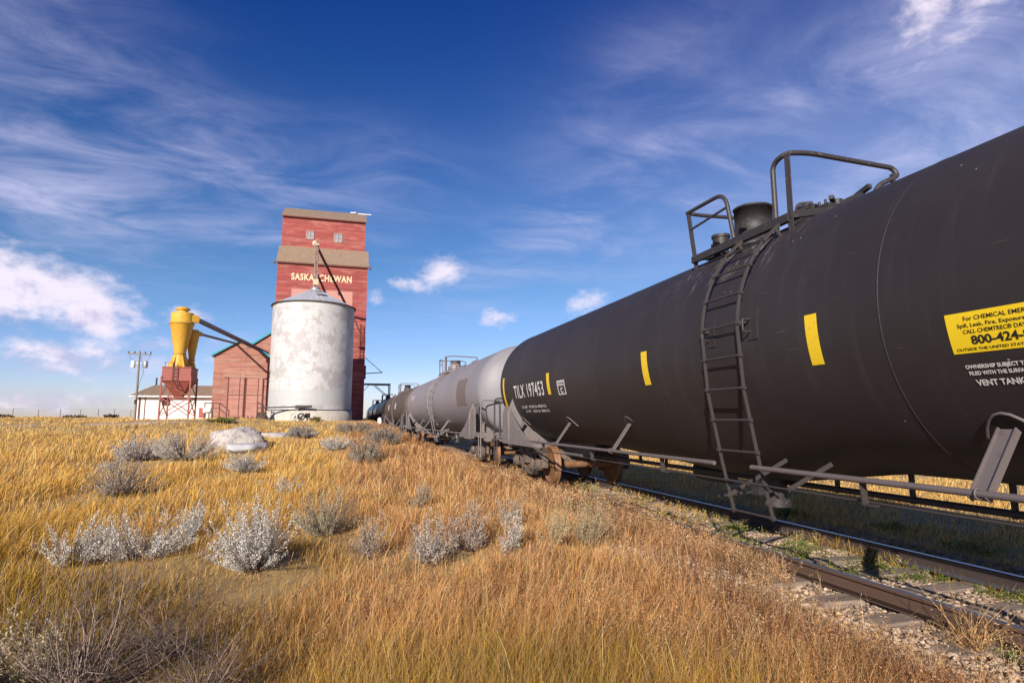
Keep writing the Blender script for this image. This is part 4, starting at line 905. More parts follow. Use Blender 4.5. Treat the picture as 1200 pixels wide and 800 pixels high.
mb = MB(); mb.rev([(.86, 7.40), (.90, 7.42), (.90, 7.50), (.86, 7.52)], (CX, CY, 0), 'Z', 40); mb.rev([(.41, 5.02), (.47, 5.04), (.47, 5.12), (.41, 5.14)], (CX, CY, 0), 'Z', 32); mb.build('flange_ring', painted('dark_yellow', (.45, .25, .03), (.3, .2, .08), .6), c1)
mb = MB(); mb.rev([(.0, 8.84), (.30, 8.80), (.52, 8.66), (.53, 8.58), (.40, 8.54), (.0, 8.54)], (CX, CY, 0), 'Z', 32); mb.build('cap', M['yellow_steel'], c1)
mb = MB(); mb.rev([(.62, 3.97), (.42, 5.03)], (CX, CY, 0), 'Z', 20); 
for k in range(6):
    a = k*math.pi/3+.2; mb.prism([(CX+.43*math.cos(a), CY+.43*math.sin(a), 5.05), (CX+.86*math.cos(a), CY+.86*math.sin(a), 3.97), (CX+.60*math.cos(a), CY+.60*math.sin(a), 3.97)], (.05*math.sin(a), -.05*math.cos(a), 0))
mb.build('skirt', M['yellow_steel'], c1)
mb = MB(); mb.bar((CX+.4, CY-.35, 7.92), (CX+1.15, CY+.1, 7.85), .34, .55); mb.build('inlet', M['yellow_steel'], c1)
c2_ = empty('cyclone_separator', (-11.6, 52.9, 3.96), 'smaller yellow cyclone tucked right behind the tall one on the hopper', 'cyclone', 'cyclones on the hopper')
CX2, CY2 = -11.72, 52.85
mb = MB(); mb.rev([(.20, 4.65), (.42, 6.35), (.44, 6.40), (.44, 7.05), (.40, 7.12), (.0, 7.14)], (CX2, CY2, 0), 'Z', 32); mb.build('cyclone_body', M['yellow_steel'], c2_)
mb = MB(); mb.rev([(.38, 3.97), (.21, 4.64)], (CX2, CY2, 0), 'Z', 20); mb.rev([(.21, 4.62), (.27, 4.64), (.27, 4.74), (.21, 4.76)], (CX2, CY2, 0), 'Z', 24); mb.build('skirt', M['yellow_steel'], c2_)
mb = MB(); mb.bar((CX2+.2, CY2-.2, 6.82), (CX2+.6, CY2+.05, 6.80), .22, .34); mb.build('inlet', M['yellow_steel'], c2_)
d1 = empty('blower_duct', (-10, 60, 7), 'thick blue-grey duct running from the tall cyclone down over the annex roof', 'duct', 'ducts to the cyclones')
mb = MB(); mb.cyl((CX+1.05, CY+.1, 7.85), (-8.25, 70.4, 7.25), .20, n=16); mb.build('duct_pipe', M['blue_pipe'], d1)
mb = MB(); mb.cyl((-9.3, 65.3, 7.40), (-9.25, 65.5, 7.40), .24, n=16); mb.cyl((-8.3, 70.2, 7.26), (-8.22, 70.6, 7.22), .26, n=16); mb.build('duct_collar', M['dark_metal'], d1)
d2 = empty('blower_duct', (-11, 60, 7), 'thin dark duct below the thick one, from the small cyclone to the annex roof', 'duct', 'ducts to the cyclones')
mb = MB(); mb.cyl((CX2+.55, CY2+.05, 6.80), (-11.0, 70.8, 8.12), .11, n=12); mb.build('duct_pipe', M['blue_pipe'], d2)

# ------------------------------------------------------------------ white building and small things near it
K_ = 70/60.0
wbd = empty('white_building', (-18, 74, 0), 'low white office building with a brown hipped roof behind the red hopper', 'building')
mb = MB(); mb.box((-15.8, 73.1, .95), (9.0, 6.0, 2.75)); mb.build('wall', M['stucco'], wbd)
mb = MB(); e0, e1, f0, f1, ez, rz_ = -20.95, -11.2, 69.55, 76.6, 2.42, 3.68
vs = [(e0, f0, ez), (e1, f0, ez), (e1, f1, ez), (e0, f1, ez), (e0+1.3, 73.1, rz_), (e1, 73.1, rz_), (e0, f0, ez-.16), (e1, f0, ez-.16), (e1, f1, ez-.16), (e0, f1, ez-.16)]
mb.add(vs, [(0, 1, 5, 4), (1, 2, 5), (2, 3, 4, 5), (3, 0, 4), (0, 6, 7, 1), (1, 7, 8, 2), (2, 8, 9, 3), (3, 9, 6, 0), (6, 9, 8, 7)]); rf = mb.build('roof', M['shingle'], wbd)
mb = MB(); mb.cyl((-19.6, 73.5, 3.3), (-19.6, 73.5, 4.5), .09, n=10); mb.build('chimney_pipe', M['dark_metal'], rf)
mb = MB(); mb.bar((e0, f0-.03, ez-.08), (e1, f0-.03, ez-.08), .03, .15); mb.build('fascia', M['white_metal'], rf)
mb = MB(); mb.box((-17.65, 70.07, 1.85), (.74, .06, .86)); wf = mb.build('window_frame', M['trim_dark'], wbd)
mb = MB(); mb.box((-17.65, 70.02, 1.85), (.6, .04, .7)); mb.build('pane', M['dark'], wf)
mb = MB(); mb.bar((-20.1, 70.06, -.2), (-20.1, 70.06, 2.26), .14, .06, (0, 1, 0)); mb.bar((-19.6, 70.06, -.2), (-19.6, 70.06, 2.26), .05, .05, (0, 1, 0)); mb.build('corner_board', M['trim_dark'], wbd)

up_ = empty('utility_pole', (-16.62, 57, -.1), 'wooden utility pole with a crossarm and two transformers left of the white building', 'utility pole')
mb = MB(); mb.cyl((-16.62, 57, -.5), (-16.62, 57, 5.72), .10, .07, n=12); mb.build('pole', M['pole'], up_)
mb = MB(); mb.bar((-17.5, 57, 5.50), (-15.75, 57, 5.42), .09, .10)
mb.build('crossarm', M['pole'], up_)
for x in (-17.45, -17.0, -16.2, -15.8):
    mb = MB(); mb.rev([(.03, 5.5), (.06, 5.58), (.05, 5.66), (.02, 5.7)], (x, 57, 0), 'Z', 10); mb.build('insulator', M['dark_metal'], up_)
for x, mt in ((-17.05, 'white_metal'), (-16.12, 'galv')):
    mb = MB(); mb.rev([(.0, 4.30), (.15, 4.30), (.17, 4.34), (.17, 4.82), (.14, 4.88), (0, 4.9)], (x, 57, 0), 'Z', 18); mb.bar((x, 57, 4.7), (-16.62, 57, 4.7), .05, .05); mb.build('transformer', M[mt], up_)
mb = MB(); mb.tube([(-16.5, 56.95, 5.3), (-16.2, 56.9, 3.9), (-16.45, 56.9, 3.0), (-16.55, 56.9, 2.0)], .015, 5); mb.tube([(-17.4, 57, 5.6), (-17.3, 57, 5.1), (-17.05, 57, 4.9)], .012, 5); mb.tube([(-15.8, 57, 5.6), (-15.9, 57, 5.1), (-16.1, 57, 4.9)], .012, 5); mb.build('cable', M['dark_metal'], up_)
mb = MB(); mb.cyl((-16.74, 56.85, 1.35), (-16.74, 56.85, 1.65), .14, n=14); mb.box((-16.66, 56.9, 1.5), (.12, .1, .4)); mb.build('electric_meter', M['galv'], up_)

rr = empty('ramp_railing', (-10.8, 59, 0), 'dark red wooden ramp railing in front of the annex doors', 'railing')
mb = MB()
for x, zt_ in ((-11.75, 1.45), (-11.1, 1.45), (-10.55, 1.42), (-9.75, .75)): mb.bar((x, 59, -.1), (x, 59, zt_), .08, .08, (0, 1, 0))
mb.bar((-11.8, 59, 1.42), (-10.5, 59, 1.42), .06, .10); mb.bar((-10.55, 59, 1.42), (-9.7, 59, .72), .06, .10); mb.bar((-11.8, 59, .95), (-10.5, 59, .95), .05, .08); mb.bar((-10.55, 59, .95), (-9.9, 59, .4), .05, .08)
mb.build('rails', M['trim_dark'], rr)
rb = empty('red_cabinet', (-11.75, 58, .2), 'small red steel cabinet standing beside the hopper legs', 'cabinet')
mb = MB(); mb.box((-11.75, 58.1, .55), (.45, .4, .85)); mb.build('cabinet_body', M['red_steel'], rb)
mb = MB(); mb.box((-11.75, 57.88, .55), (.36, .03, .7)); mb.cyl((-11.62, 57.86, .5), (-11.62, 57.84, .62), .02, n=6); mb.build('door', painted('bright_red', (.42, .08, .06), (.3, .08, .06), .6), rb)
wb_ = empty('white_tank', (-11.1, 57.6, .2), 'small white drum lying between the red cabinet and the ramp railing', 'tank')
mb = MB(); mb.rev([(0, -.35), (.2, -.33), (.26, -.24), (.26, .24), (.2, .33), (0, .35)], (-11.25, 57.6, .75), 'X', 20); mb.build('drum', M['white_metal'], wb_)
mb = MB(); mb.bar((-11.4, 57.6, 0), (-11.4, 57.6, .55), .05, .3, (0, 1, 0)); mb.bar((-11.1, 57.6, 0), (-11.1, 57.6, .55), .05, .3, (0, 1, 0)); mb.build('stand', M['dark_metal'], wb_)
wf_ = empty('wooden_steps', (-6.8, 57, 0), 'dark wooden box steps with two upright posts left of the silo base', 'steps')
mb = MB(); mb.box((-6.8, 57.2, .25), (.75, .8, .75)); mb.box((-6.8, 56.65, .1), (.75, .3, .4)); mb.build('step_box', M['darkwood'], wf_)
for x in (-7.12, -6.62):
    mb = MB(); mb.bar((x, 56.78, -.1), (x, 56.78, 1.55 if x < -7 else 1.3), .09, .09, (0, 1, 0)); mb.build('post', M['darkwood'], wf_)
mb = MB(); mb.bar((-7.15, 56.72, 1.45), (-6.58, 56.72, 1.15), .05, .10); mb.bar((-7.15, 56.72, .95), (-6.58, 56.72, .95), .05, .08); mb.build('handrail', M['darkwood'], wf_)
for x, rr_, mt, lb in ((-4.05, .27, 'pale_ring', 'pale worn tyre leaning on the silo base, left of the pair'), (-3.42, .27, 'rubber', 'black worn tyre leaning on the silo base, right of the pair')):
    mb = MB(); mb.tube([(x+rr_*math.cos(t), 56.25+.08*math.sin(t), .22+rr_*math.sin(t)) for t in np.linspace(0, 2*math.pi, 33)[:-1]], .065, 10, True)
    tag(mb.build('tyre', M[mt], org=(x, 56.25, 0)), lb, 'tyre', 'tyres at the silo base')
mp = MB(); mp.box((2.38, 40, -.45), (.22, .10, 1.0)); mp.prism([(2.27, 39.95, .05), (2.49, 39.95, .05), (2.38, 39.95, .12)], (0, .10, 0)); tag(mp.build('marker_post', M['white_metal'], org=(2.38, 40, -.95)), 'short white marker post in the weeds beside the distant tank cars', 'post')

# fence along the left crest
fx = [-66.5, -62, -57.5, -53, -48.7, -45.3, -42.4, -39.7, -37.2, -35.0, -32.7, -30.4, -28.0]
ln = len(fx)
for k, x in enumerate(fx):
    z0 = float(ground(x, 110)); mb = MB(); lean = .05*math.sin(k*2.1)
    mb.cyl((x, 110, z0-.3), (x+lean, 110, z0+1.35), .065, .055, n=8)
    names = {4: 'fence post on the left crest nearest the left edge of the photo', 5: 'second fence post from the left edge of the photo, on the crest', 6: 'third fence post from the left edge, on the crest', 7: 'fourth fence post from the left edge, on the crest', 8: 'fifth fence post from the left edge, on the crest', 9: 'sixth fence post from the left edge, on the crest', 10: 'seventh fence post on the crest, nearest the utility pole'}
    tag(mb.build('fence_post', M['greywood'], org=(x, 110, z0)), names.get(k, 'grey wooden fence post hidden beyond the left edge or behind the white building'), 'fence post', 'posts of the prairie fence')
mb = MB()
for h in (.55, .95, 1.3):
    mb.tube([(x, 109.9, float(ground(x, 110))+h) for x in fx], .009, 4)
tag(mb.build('fence_wire', M['dark_metal'], org=(-47, 110, 0)), 'thin wire strands strung between the fence posts on the left crest', 'fence wire')

# ------------------------------------------------------------------ rocks
def rock(name, c, sz, seed, mat, label, flat=False, yaw=0):
    r_ = random.Random(seed); import mathutils.noise as mn
    bm_v = []; nu, nv = 40, 24; mb = MB()
    for j in range(nv+1):
        for i in range(nu):
            th = math.pi*j/nv; ph = 2*math.pi*i/nu
            d = Vector((math.sin(th)*math.cos(ph), math.sin(th)*math.sin(ph), math.cos(th)))
            k = 1 + .28*mn.noise(d*1.3+Vector((seed, 0, 0))) + .12*mn.noise(d*3.2+Vector((0, seed, 0))) + .04*mn.noise(d*9)
            p = Vector((d.x*sz[0], d.y*sz[1], d.z*sz[2]))*k
            if flat and p.z > sz[2]*.45: p.z = sz[2]*.45+(p.z-sz[2]*.45)*.1
            p = Matrix.Rotation(yaw, 3, 'Z') @ p; bm_v.append(p+Vector(c))
    mb.add(bm_v, [(j*nu+i, (j+1)*nu+i, (j+1)*nu+(i+1) % nu, j*nu+(i+1) % nu) for j in range(nv) for i in range(nu)], True)
    return tag(mb.build(name, mat, org=c), label, 'rock', 'rocks on the slope')
rock('boulder', (-3.30, 22.0, float(ground(-3.30, 22))+.28), (.88, .62, .48), 3, M['rock'], 'big pale rounded boulder in the golden grass before the silo', yaw=.2)
rock('flat_rock', (-2.75, 20.2, float(ground(-2.75, 20.2))+.18), (.60, .40, .24), 11, M['slab'], 'flat whitish slab lying just in front of the big boulder', True, .5)
rock('flat_rock', (-2.95, 29, float(ground(-2.95, 29))+.15), (.75, .6, .24), 17, M['slab'], 'low greyish rock behind and right of the big boulder', True, .1)

# ------------------------------------------------------------------ vegetation
def fbm(x, y, s, seed=0):
    r = np.random.default_rng(seed); o_ = np.zeros_like(x); a = 1
    for k in range(5):
        t = r.random()*6.28; f = s*1.9**k; o_ += a*np.sin((x*math.cos(t)+y*math.sin(t))*f + r.random()*6.28 + 1.7*np.sin((x*math.sin(t)-y*math.cos(t))*f*.7+r.random()*6))
        a *= .62
    return o_/2.4
def polar(N, r0, r1, a0, a1):
    r = np.exp(rng.uniform(math.log(r0), math.log(r1), N)); a = np.radians(rng.uniform(a0, a1, N)); return r*np.sin(a), r*np.cos(a), r
def blades(x, y, h, w, leanx, leany, col, segs, tipc=1.15, z=None, curve=2.0):
    N = len(x); z = ground(x, y) if z is None else z; az_ = rng.random(N)*math.pi
    # face mostly across the line of sight
    ca, sa = np.cos(az_), np.sin(az_); t = np.linspace(0, 1, segs+1)
    nv = 2*segs+1; V = np.zeros((N, nv, 3), np.float32); C_ = np.zeros((N, nv, 3), np.float32)
    for k in range(segs+1):
        tt = t[k]; cx_ = x+leanx*h*tt**curve; cy_ = y+leany*h*tt**curve; cz = z-.02+h*tt*(1-.30*np.minimum(1, np.hypot(leanx, leany))*tt)
        cc = col*(.82+.33*tt)  # painted shading: blade colour darker at the root, lighter towards the tip
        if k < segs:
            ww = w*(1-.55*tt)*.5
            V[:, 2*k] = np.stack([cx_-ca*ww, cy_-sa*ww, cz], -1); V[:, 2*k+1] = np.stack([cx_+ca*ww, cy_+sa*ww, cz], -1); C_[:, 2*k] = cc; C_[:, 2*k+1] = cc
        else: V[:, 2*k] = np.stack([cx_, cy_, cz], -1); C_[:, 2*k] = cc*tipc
    tri = []
    for k in range(segs-1): tri += [(2*k, 2*k+1, 2*k+3), (2*k, 2*k+3, 2*k+2)]
    tri.append((2*segs-2, 2*segs-1, 2*segs)); tri = np.array(tri)
    F = (tri[None] + (np.arange(N)*nv)[:, None, None]).reshape(-1)
    return V.reshape(-1, 3), F, C_.reshape(-1, 3)
GOLD, OLIVE, STRAW, RED, DEAD, GREEN = map(np.array, ((.74, .39, .080), (.235, .148, .022), (.76, .52, .24), (.60, .27, .105), (.28, .16, .095), (.19, .19, .02)))
# where plants and rocks stand the grass is shorter
CLEAR = np.array([(-.78, 6.7, .6), (-.15, 8.4, .55), (-2.62, 7.3, .35), (-2.0, 7.45, .55), (-1.72, 8.2, .25), (-3.95, 17.8, .9), (-5.2, 18.2, .8), (-2.0, 14.6, .6), (-3.7, 12.2, .6), (.95, 6.7, .35), (1.45, 7.1, .32), (1.85, 6.7, .22), (.38, 7.2, .28),
    (3.05, 7.3, .4), (2.5, 7.0, .28), (-1.6, 27.5, .8), (-.15, 20, .6), (1.65, 23, 1.0), (.6, 17, .55), (-1.86, 4.25, .6), (-1.38, 4.15, .8), (-.72, 3.95, .55), (-1.05, 4.75, .4), (-1.3, 3.5, .6), (-3.35, 22, .5), (-2.75, 20.2, .5), (-2.95, 29, .5), (-4.6, 15.2, .5), (2.25, 8.2, .3), (1.15, 9.6, .3), (-.9, 11.5, .3)])
def near_plant(x, y):
    f = np.ones(len(x))
    for cx_, cy_, r_ in CLEAR:
        d = np.hypot(x-cx_, (y-cy_+.5*r_)*.75)/r_; f = np.minimum(f, np.clip(.28+.72*(d-.7)/1.1, .28, 1))
    return f
def track_gap(x, y, r):
    d = np.abs(x-XC); inn = d < 1.85
    p = np.where(inn, np.clip((y-7.0)/9, .0, .30), 1.0)
    p = np.where((d < 1.85) & (d > 1.2) & (x < XC), np.clip((y-4.2)/3.5, .02, .9), p)
    p = np.where((x > XC+.55) & (x < XC+1.9), .5, p)
    p = np.where((x < 3.95) & (x > 3.2) & (y < 5.2), .38, p)
    return rng.random(len(x)) < p
def onroad(x, y):
    yc_ = np.interp(x, [-70, -40, -22, -9.5], [58, 50, 45.5, 43.5]); hw = np.interp(x, [-70, -22, -9.5, -9.4], [3.2, 2.0, .5, -1])
    return (np.abs(y-yc_) < hw) & (x > -70)
def nobuild(x, y):
    b_ = ((x > -17.4) & (x < -11.2) & (y > 59.9) & (y < 65.3)) | ((x-SX)**2+(y-SY)**2 < 3.95**2) | ((x > -13) & (x < 2.5) & (y > 67.9) & (y < 82))
    return ~b_ & ~(onroad(x, y) & (rng.random(len(x)) < .93))
def make_grass(N, r0, r1, segs, name, per=9, hs=1.0, wmul=1.0):
    nt = N//per; tx_, ty_, tr = polar(nt, r0, r1, -43, 74)
    sp_ = np.clip(.018*tr, .03, .5); th_ = np.repeat(.45+1.1*rng.random(nt)**1.3, per); tcv = np.repeat(.68+.62*rng.random(nt), per); tk_ = np.repeat(rng.random(nt), per)
    x = np.repeat(tx_, per); y = np.repeat(ty_, per); s_ = np.repeat(sp_, per)
    ox = rng.standard_normal(len(x)); oy = rng.standard_normal(len(x)); x = x+ox*s_; y = y+oy*s_; r = np.hypot(x, y)
    k = track_gap(x, y, r) & nobuild(x, y) & (r > r0*.85); x, y, r, ox, oy, th_, tcv, tk_ = x[k], y[k], r[k], ox[k], oy[k], th_[k], tcv[k], tk_[k]; n = len(x)
    wB = np.clip((x+.5-.7*fbm(x, y, .8, 3))/1.3, 0, 1)*np.clip((4.6-x)/.6, 0, 1)*np.maximum(np.clip((y-3.2)/1.8, .12, 1), np.clip(x-1.9, 0, 1))      # tan weeds next to the track
    wA = np.clip((11.0-y)/5.5, 0, 1)                       # olive grass close by
    p1 = fbm(x, y, 1.6, 5); p2 = fbm(x, y, .9, 9); p3 = fbm(x, y, 3.5, 31); u = rng.random(n)[:, None]
    wF = np.clip((y-9)/14, 0, 1)[:, None]*.35; col = (GOLD*(1-wF)+STRAW*wF)*(1-wA)[:, None] + (GOLD*.20+OLIVE*.80)*wA[:, None]
    col = col*(1-.45*np.clip(p1+.1, 0, 1)[:, None]) + (OLIVE*.6+GOLD*.4)*(.45*np.clip(p1+.1, 0, 1)[:, None])
    col = col*(1-wB[:, None]) + (RED*.78+STRAW*.22)*wB[:, None]
    fd = np.clip(-p2-.15, 0, 1)[:, None]*.7*np.clip((14-y)/8, 0, 1)[:, None]; col = col*(1-fd) + DEAD*fd
    pick = np.where(rng.random(n) < .55, tk_, rng.random(n)); bare = (p2 < -.30) & (rng.random(n) < .6) & (y < 30)
    far_r = (x > XC+1.4)[:, None]; col = np.where(far_r, GOLD*.75+STRAW*.25, col)
    col = np.where((pick < .07+.09*(1-wA))[:, None], STRAW*.8, col); col = np.where(((pick > .16) & (pick < .26))[:, None], DEAD, col)
    col = np.where(((pick > .93) & (p1 > .0) & (y < 14))[:, None], GREEN, col)
    h0 = 1; col = col*tcv[:, None]*(.55+.80*u)*(1+.22*p3*np.clip((16-y)/12, .25, 1))[:, None]*(1+.12*rng.standard_normal((n, 3))*.4)
    h = (.12+.19*rng.random(n)) * th_ * hs * near_plant(x, y) * (1+.42*p1) * np.interp(r, [1, 3, 12, 30, 60], [.9, 1, 1.05, .95, .8]) * (1-.25*wB)
    h = np.where((x > 3.4) & (x < 7.3), h*.62, h); h = np.where(far_r[:, 0], h*.5, h)
    h = h*np.where((x > 3.2) & (y < 6), .72, 1); h = np.where(bare, h*.25, h)
    w = np.maximum(.0015, .00075*r)*(.7+.6*rng.random(n))*wmul
    lx = .04+.16*ox*.8+.27*rng.standard_normal(n)+.25*(1-wB)*np.clip((y-3)/6, 0, 1); ly = .15*oy+.27*rng.standard_normal(n)
    V, F, C_ = blades(x, y, h, w, lx, ly, col, segs)
    return np_mesh(name, V, F, 3, np.clip(C_, .005, .9), M['veg'], 'stuff')
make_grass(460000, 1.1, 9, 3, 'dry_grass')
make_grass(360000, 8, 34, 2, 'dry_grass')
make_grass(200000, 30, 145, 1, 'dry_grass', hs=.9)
def fine_stems(N):                                                       # taller pale seed stalks standing over the grass
    x, y, r = polar(N, 1.3, 26, -42, 50); k = track_gap(x, y, r) & (x < 4.0) & nobuild(x, y); x, y, r = x[k], y[k], r[k]; n = len(x)
    h = (.30+.20*rng.random(n))*near_plant(x, y); h *= np.where(x > 3, .6, 1); lx = .25+.22*rng.standard_normal(n); ly = .22*rng.standard_normal(n)
    col = np.where((rng.random(n) < .5)[:, None], STRAW, GOLD*.8+RED*.2)*(.65+.5*rng.random((n, 1)))*np.interp(y, [2, 7], [.55, 1])[:, None]
    return blades(x, y, h, np.maximum(.0015, .0007*r), lx, ly, col, 3, 1.2)
V, F, C_ = fine_stems(15000); np_mesh('seed_stalks', V, F, 3, np.clip(C_, .01, .9), M['veg'], 'stuff')

def leaf_quads(c, d, ln_, wd, col):                       # rhombic leaves at c along d
    N = len(c); d = d/np.linalg.norm(d, axis=1, keepdims=True); q = rng.standard_normal((N, 3)); s_ = np.cross(d, q); s_ /= np.linalg.norm(s_, axis=1, keepdims=True)+1e-6
    V = np.stack([c, c+d*(ln_*.45)[:, None]+s_*(wd*.5)[:, None], c+d*ln_[:, None], c+d*(ln_*.45)[:, None]-s_*(wd*.5)[:, None]], 1).astype(np.float32)
    F = (np.array([0, 1, 2, 3])[None]+(np.arange(N)*4)[:, None]).reshape(-1); return V.reshape(-1, 3), F, np.repeat(col, 4, 0)
def weeds(N, region, hmin, hmax, cols, leafn, lsize):
    x, y, r = region(N); k = (near_plant(x, y) > .75) | (rng.random(len(x)) < .10); x, y, r = x[k], y[k], r[k]; n = len(x); h = hmin+(hmax-hmin)*rng.random(n); z = ground(x, y)
    lx = .12+.28*rng.standard_normal(n); ly = .25*rng.standard_normal(n); ci = (np.clip((fbm(x, y, 2.4, 63)*.5+.5), 0, .999)*len(cols)*.6+rng.random(n)*len(cols)*.4).astype(int) % len(cols); col = np.array(cols)[ci]*(.50+.80*rng.random((n, 1)))*(1+.25*fbm(x, y, 1.5, 91))[:, None]
    V1, F1, C1 = blades(x, y, h, np.maximum(.004, .0011*r), lx, ly, col*.8, 3, 1.0, z, 1.5)
    t = .25+.75*rng.random((n, leafn)); X = x[:, None]+lx[:, None]*h[:, None]*t**1.5; Y = y[:, None]+ly[:, None]*h[:, None]*t**1.5
    Z = z[:, None]-.02+h[:, None]*t*(1-.30*np.minimum(1, np.hypot(lx, ly))[:, None]*t)
    c = np.stack([X, Y, Z], -1).reshape(-1, 3); dd = rng.standard_normal(c.shape); dd[:, 2] = np.abs(dd[:, 2])*.7+.1
    spread = (.035*rng.random(len(c)))[:, None]; c = c+dd/np.linalg.norm(dd, axis=1, keepdims=True)*spread
    rr_ = np.repeat(r, leafn); ls = lsize*(.6+.8*rng.random(len(c)))*np.maximum(1, rr_*.14)
    V2, F2, C2 = leaf_quads(c, dd, ls*1.5, ls*.34, np.repeat(col, leafn, 0)*(.75+.55*rng.random((len(c), 1))))
    return (V1, F1, C1), (V2, F2, C2)
def reg_track(N):
    y = np.exp(rng.uniform(math.log(1.9), math.log(42), N)); left = np.interp(y, [1.9, 3.2, 4.5, 6, 12, 42], [2.2, 1.8, .7, .1, -.1, .6]); right = np.interp(y, [1.9, 5.2, 6.3, 7.4, 9], [3.45, 3.7, 4.5, 4.85, 5.0])
    x = left+(right-left)*rng.random(N)**.8; k = fbm(x, y, 1.3, 21) > -.55; return x[k], y[k], np.hypot(x, y)[k]
A_, B_ = weeds(15000, reg_track, .12, .42, [(.52, .23, .09), (.66, .40, .19), (.30, .125, .055), (.56, .30, .14), (.19, .095, .06), (.68, .48, .27)], 17, .0105)
np_mesh('dry_weeds', A_[0], A_[1], 3, np.clip(A_[2], .01, .9), M['veg'], 'stuff'); np_mesh('dry_weeds', B_[0], B_[1], 4, np.clip(B_[2], .01, .9), M['veg'], 'stuff')
def reg_green(N):
    cen = np.array([(5.2, 7.3), (5.0, 6.9), (5.35, 6.3), (5.75, 6.6), (5.2, 5.6), (5.9, 5.7), (6.0, 5.1), (6.05, 4.35), (5.6, 5.25), (4.9, 8.2), (6.0, 4.0), (5.3, 9.3), (8.2, 7.5), (7.9, 6.0), (7.6, 9.0), (8.0, 4.9), (4.6, 3.0), (5.7, 8.0)])
    i = rng.integers(0, len(cen), N); x = cen[i, 0]+.13*rng.standard_normal(N); y = cen[i, 1]+.16*rng.standard_normal(N); return x, y, np.hypot(x, y)
def reg_rail(N):
    y = np.exp(rng.uniform(math.log(5.2), math.log(26), N)); x = 4.05+rng.random(N)*.62; k = fbm(x, y, 2.2, 77) > -.75+.6*np.clip((7-y)/2, 0, 1); return x[k], y[k], np.hypot(x, y)[k]
A_, B_ = weeds(3600, reg_rail, .12, .34, [(.58, .30, .14), (.66, .44, .24), (.36, .18, .09), (.30, .27, .10)], 14, .016)
np_mesh('dry_weeds', A_[0], A_[1], 3, np.clip(A_[2], .01, .9), M['veg'], 'stuff'); np_mesh('dry_weeds', B_[0], B_[1], 4, np.clip(B_[2], .01, .9), M['veg'], 'stuff')
def reg_corner(N):
    x = rng.uniform(3.2, 4.5, N); y = rng.uniform(1.8, 5.2, N); k = (fbm(x, y, 3.2, 87) > .15) | (rng.random(N) < .08); return x[k], y[k], np.hypot(x, y)[k]
A_, B_ = weeds(1300, reg_corner, .08, .30, [(.60, .34, .15), (.68, .46, .24), (.40, .20, .09)], 14, .0105)
np_mesh('dry_weeds', A_[0], A_[1], 3, np.clip(A_[2], .01, .9), M['veg'], 'stuff'); np_mesh('dry_weeds', B_[0], B_[1], 4, np.clip(B_[2], .01, .9), M['veg'], 'stuff')
def reg_gauge(N):
    y = np.exp(rng.uniform(math.log(5.5), math.log(26), N)); x = 4.75+rng.random(N)*1.5; k = (fbm(x, y, 2.6, 79) > .25) | (rng.random(N) < .12); return x[k], y[k], np.hypot(x, y)[k]
A_, B_ = weeds(2200, reg_gauge, .05, .22, [(.56, .36, .16), (.40, .30, .12), (.20, .22, .05)], 12, .015)
np_mesh('dry_weeds', A_[0], A_[1], 3, np.clip(A_[2], .01, .9), M['veg'], 'stuff'); np_mesh('dry_weeds', B_[0], B_[1], 4, np.clip(B_[2], .01, .9), M['veg'], 'stuff')
def reg_left(N):                                                     # scattered brown forbs over the left slope
    x, y, r = polar(N, 2.6, 40, -42, 20); k = (fbm(x, y, .8, 41) > .05) & (x < 1.0) & nobuild(x, y); return x[k], y[k], r[k]
A_, B_ = weeds(7000, reg_left, .10, .32, [(.34, .19, .11), (.46, .27, .15), (.24, .14, .09), (.56, .40, .22)], 12, .014)
np_mesh('dry_weeds', A_[0], A_[1], 3, np.clip(A_[2], .01, .9), M['veg'], 'stuff'); np_mesh('dry_weeds', B_[0], B_[1], 4, np.clip(B_[2], .01, .9), M['veg'], 'stuff')
A_, B_ = weeds(850, reg_green, .03, .13, [(.10, .15, .03), (.16, .19, .045), (.24, .21, .07)], 12, .026)
np_mesh('track_weeds', B_[0], B_[1], 4, B_[2], M['leaf'], 'stuff')

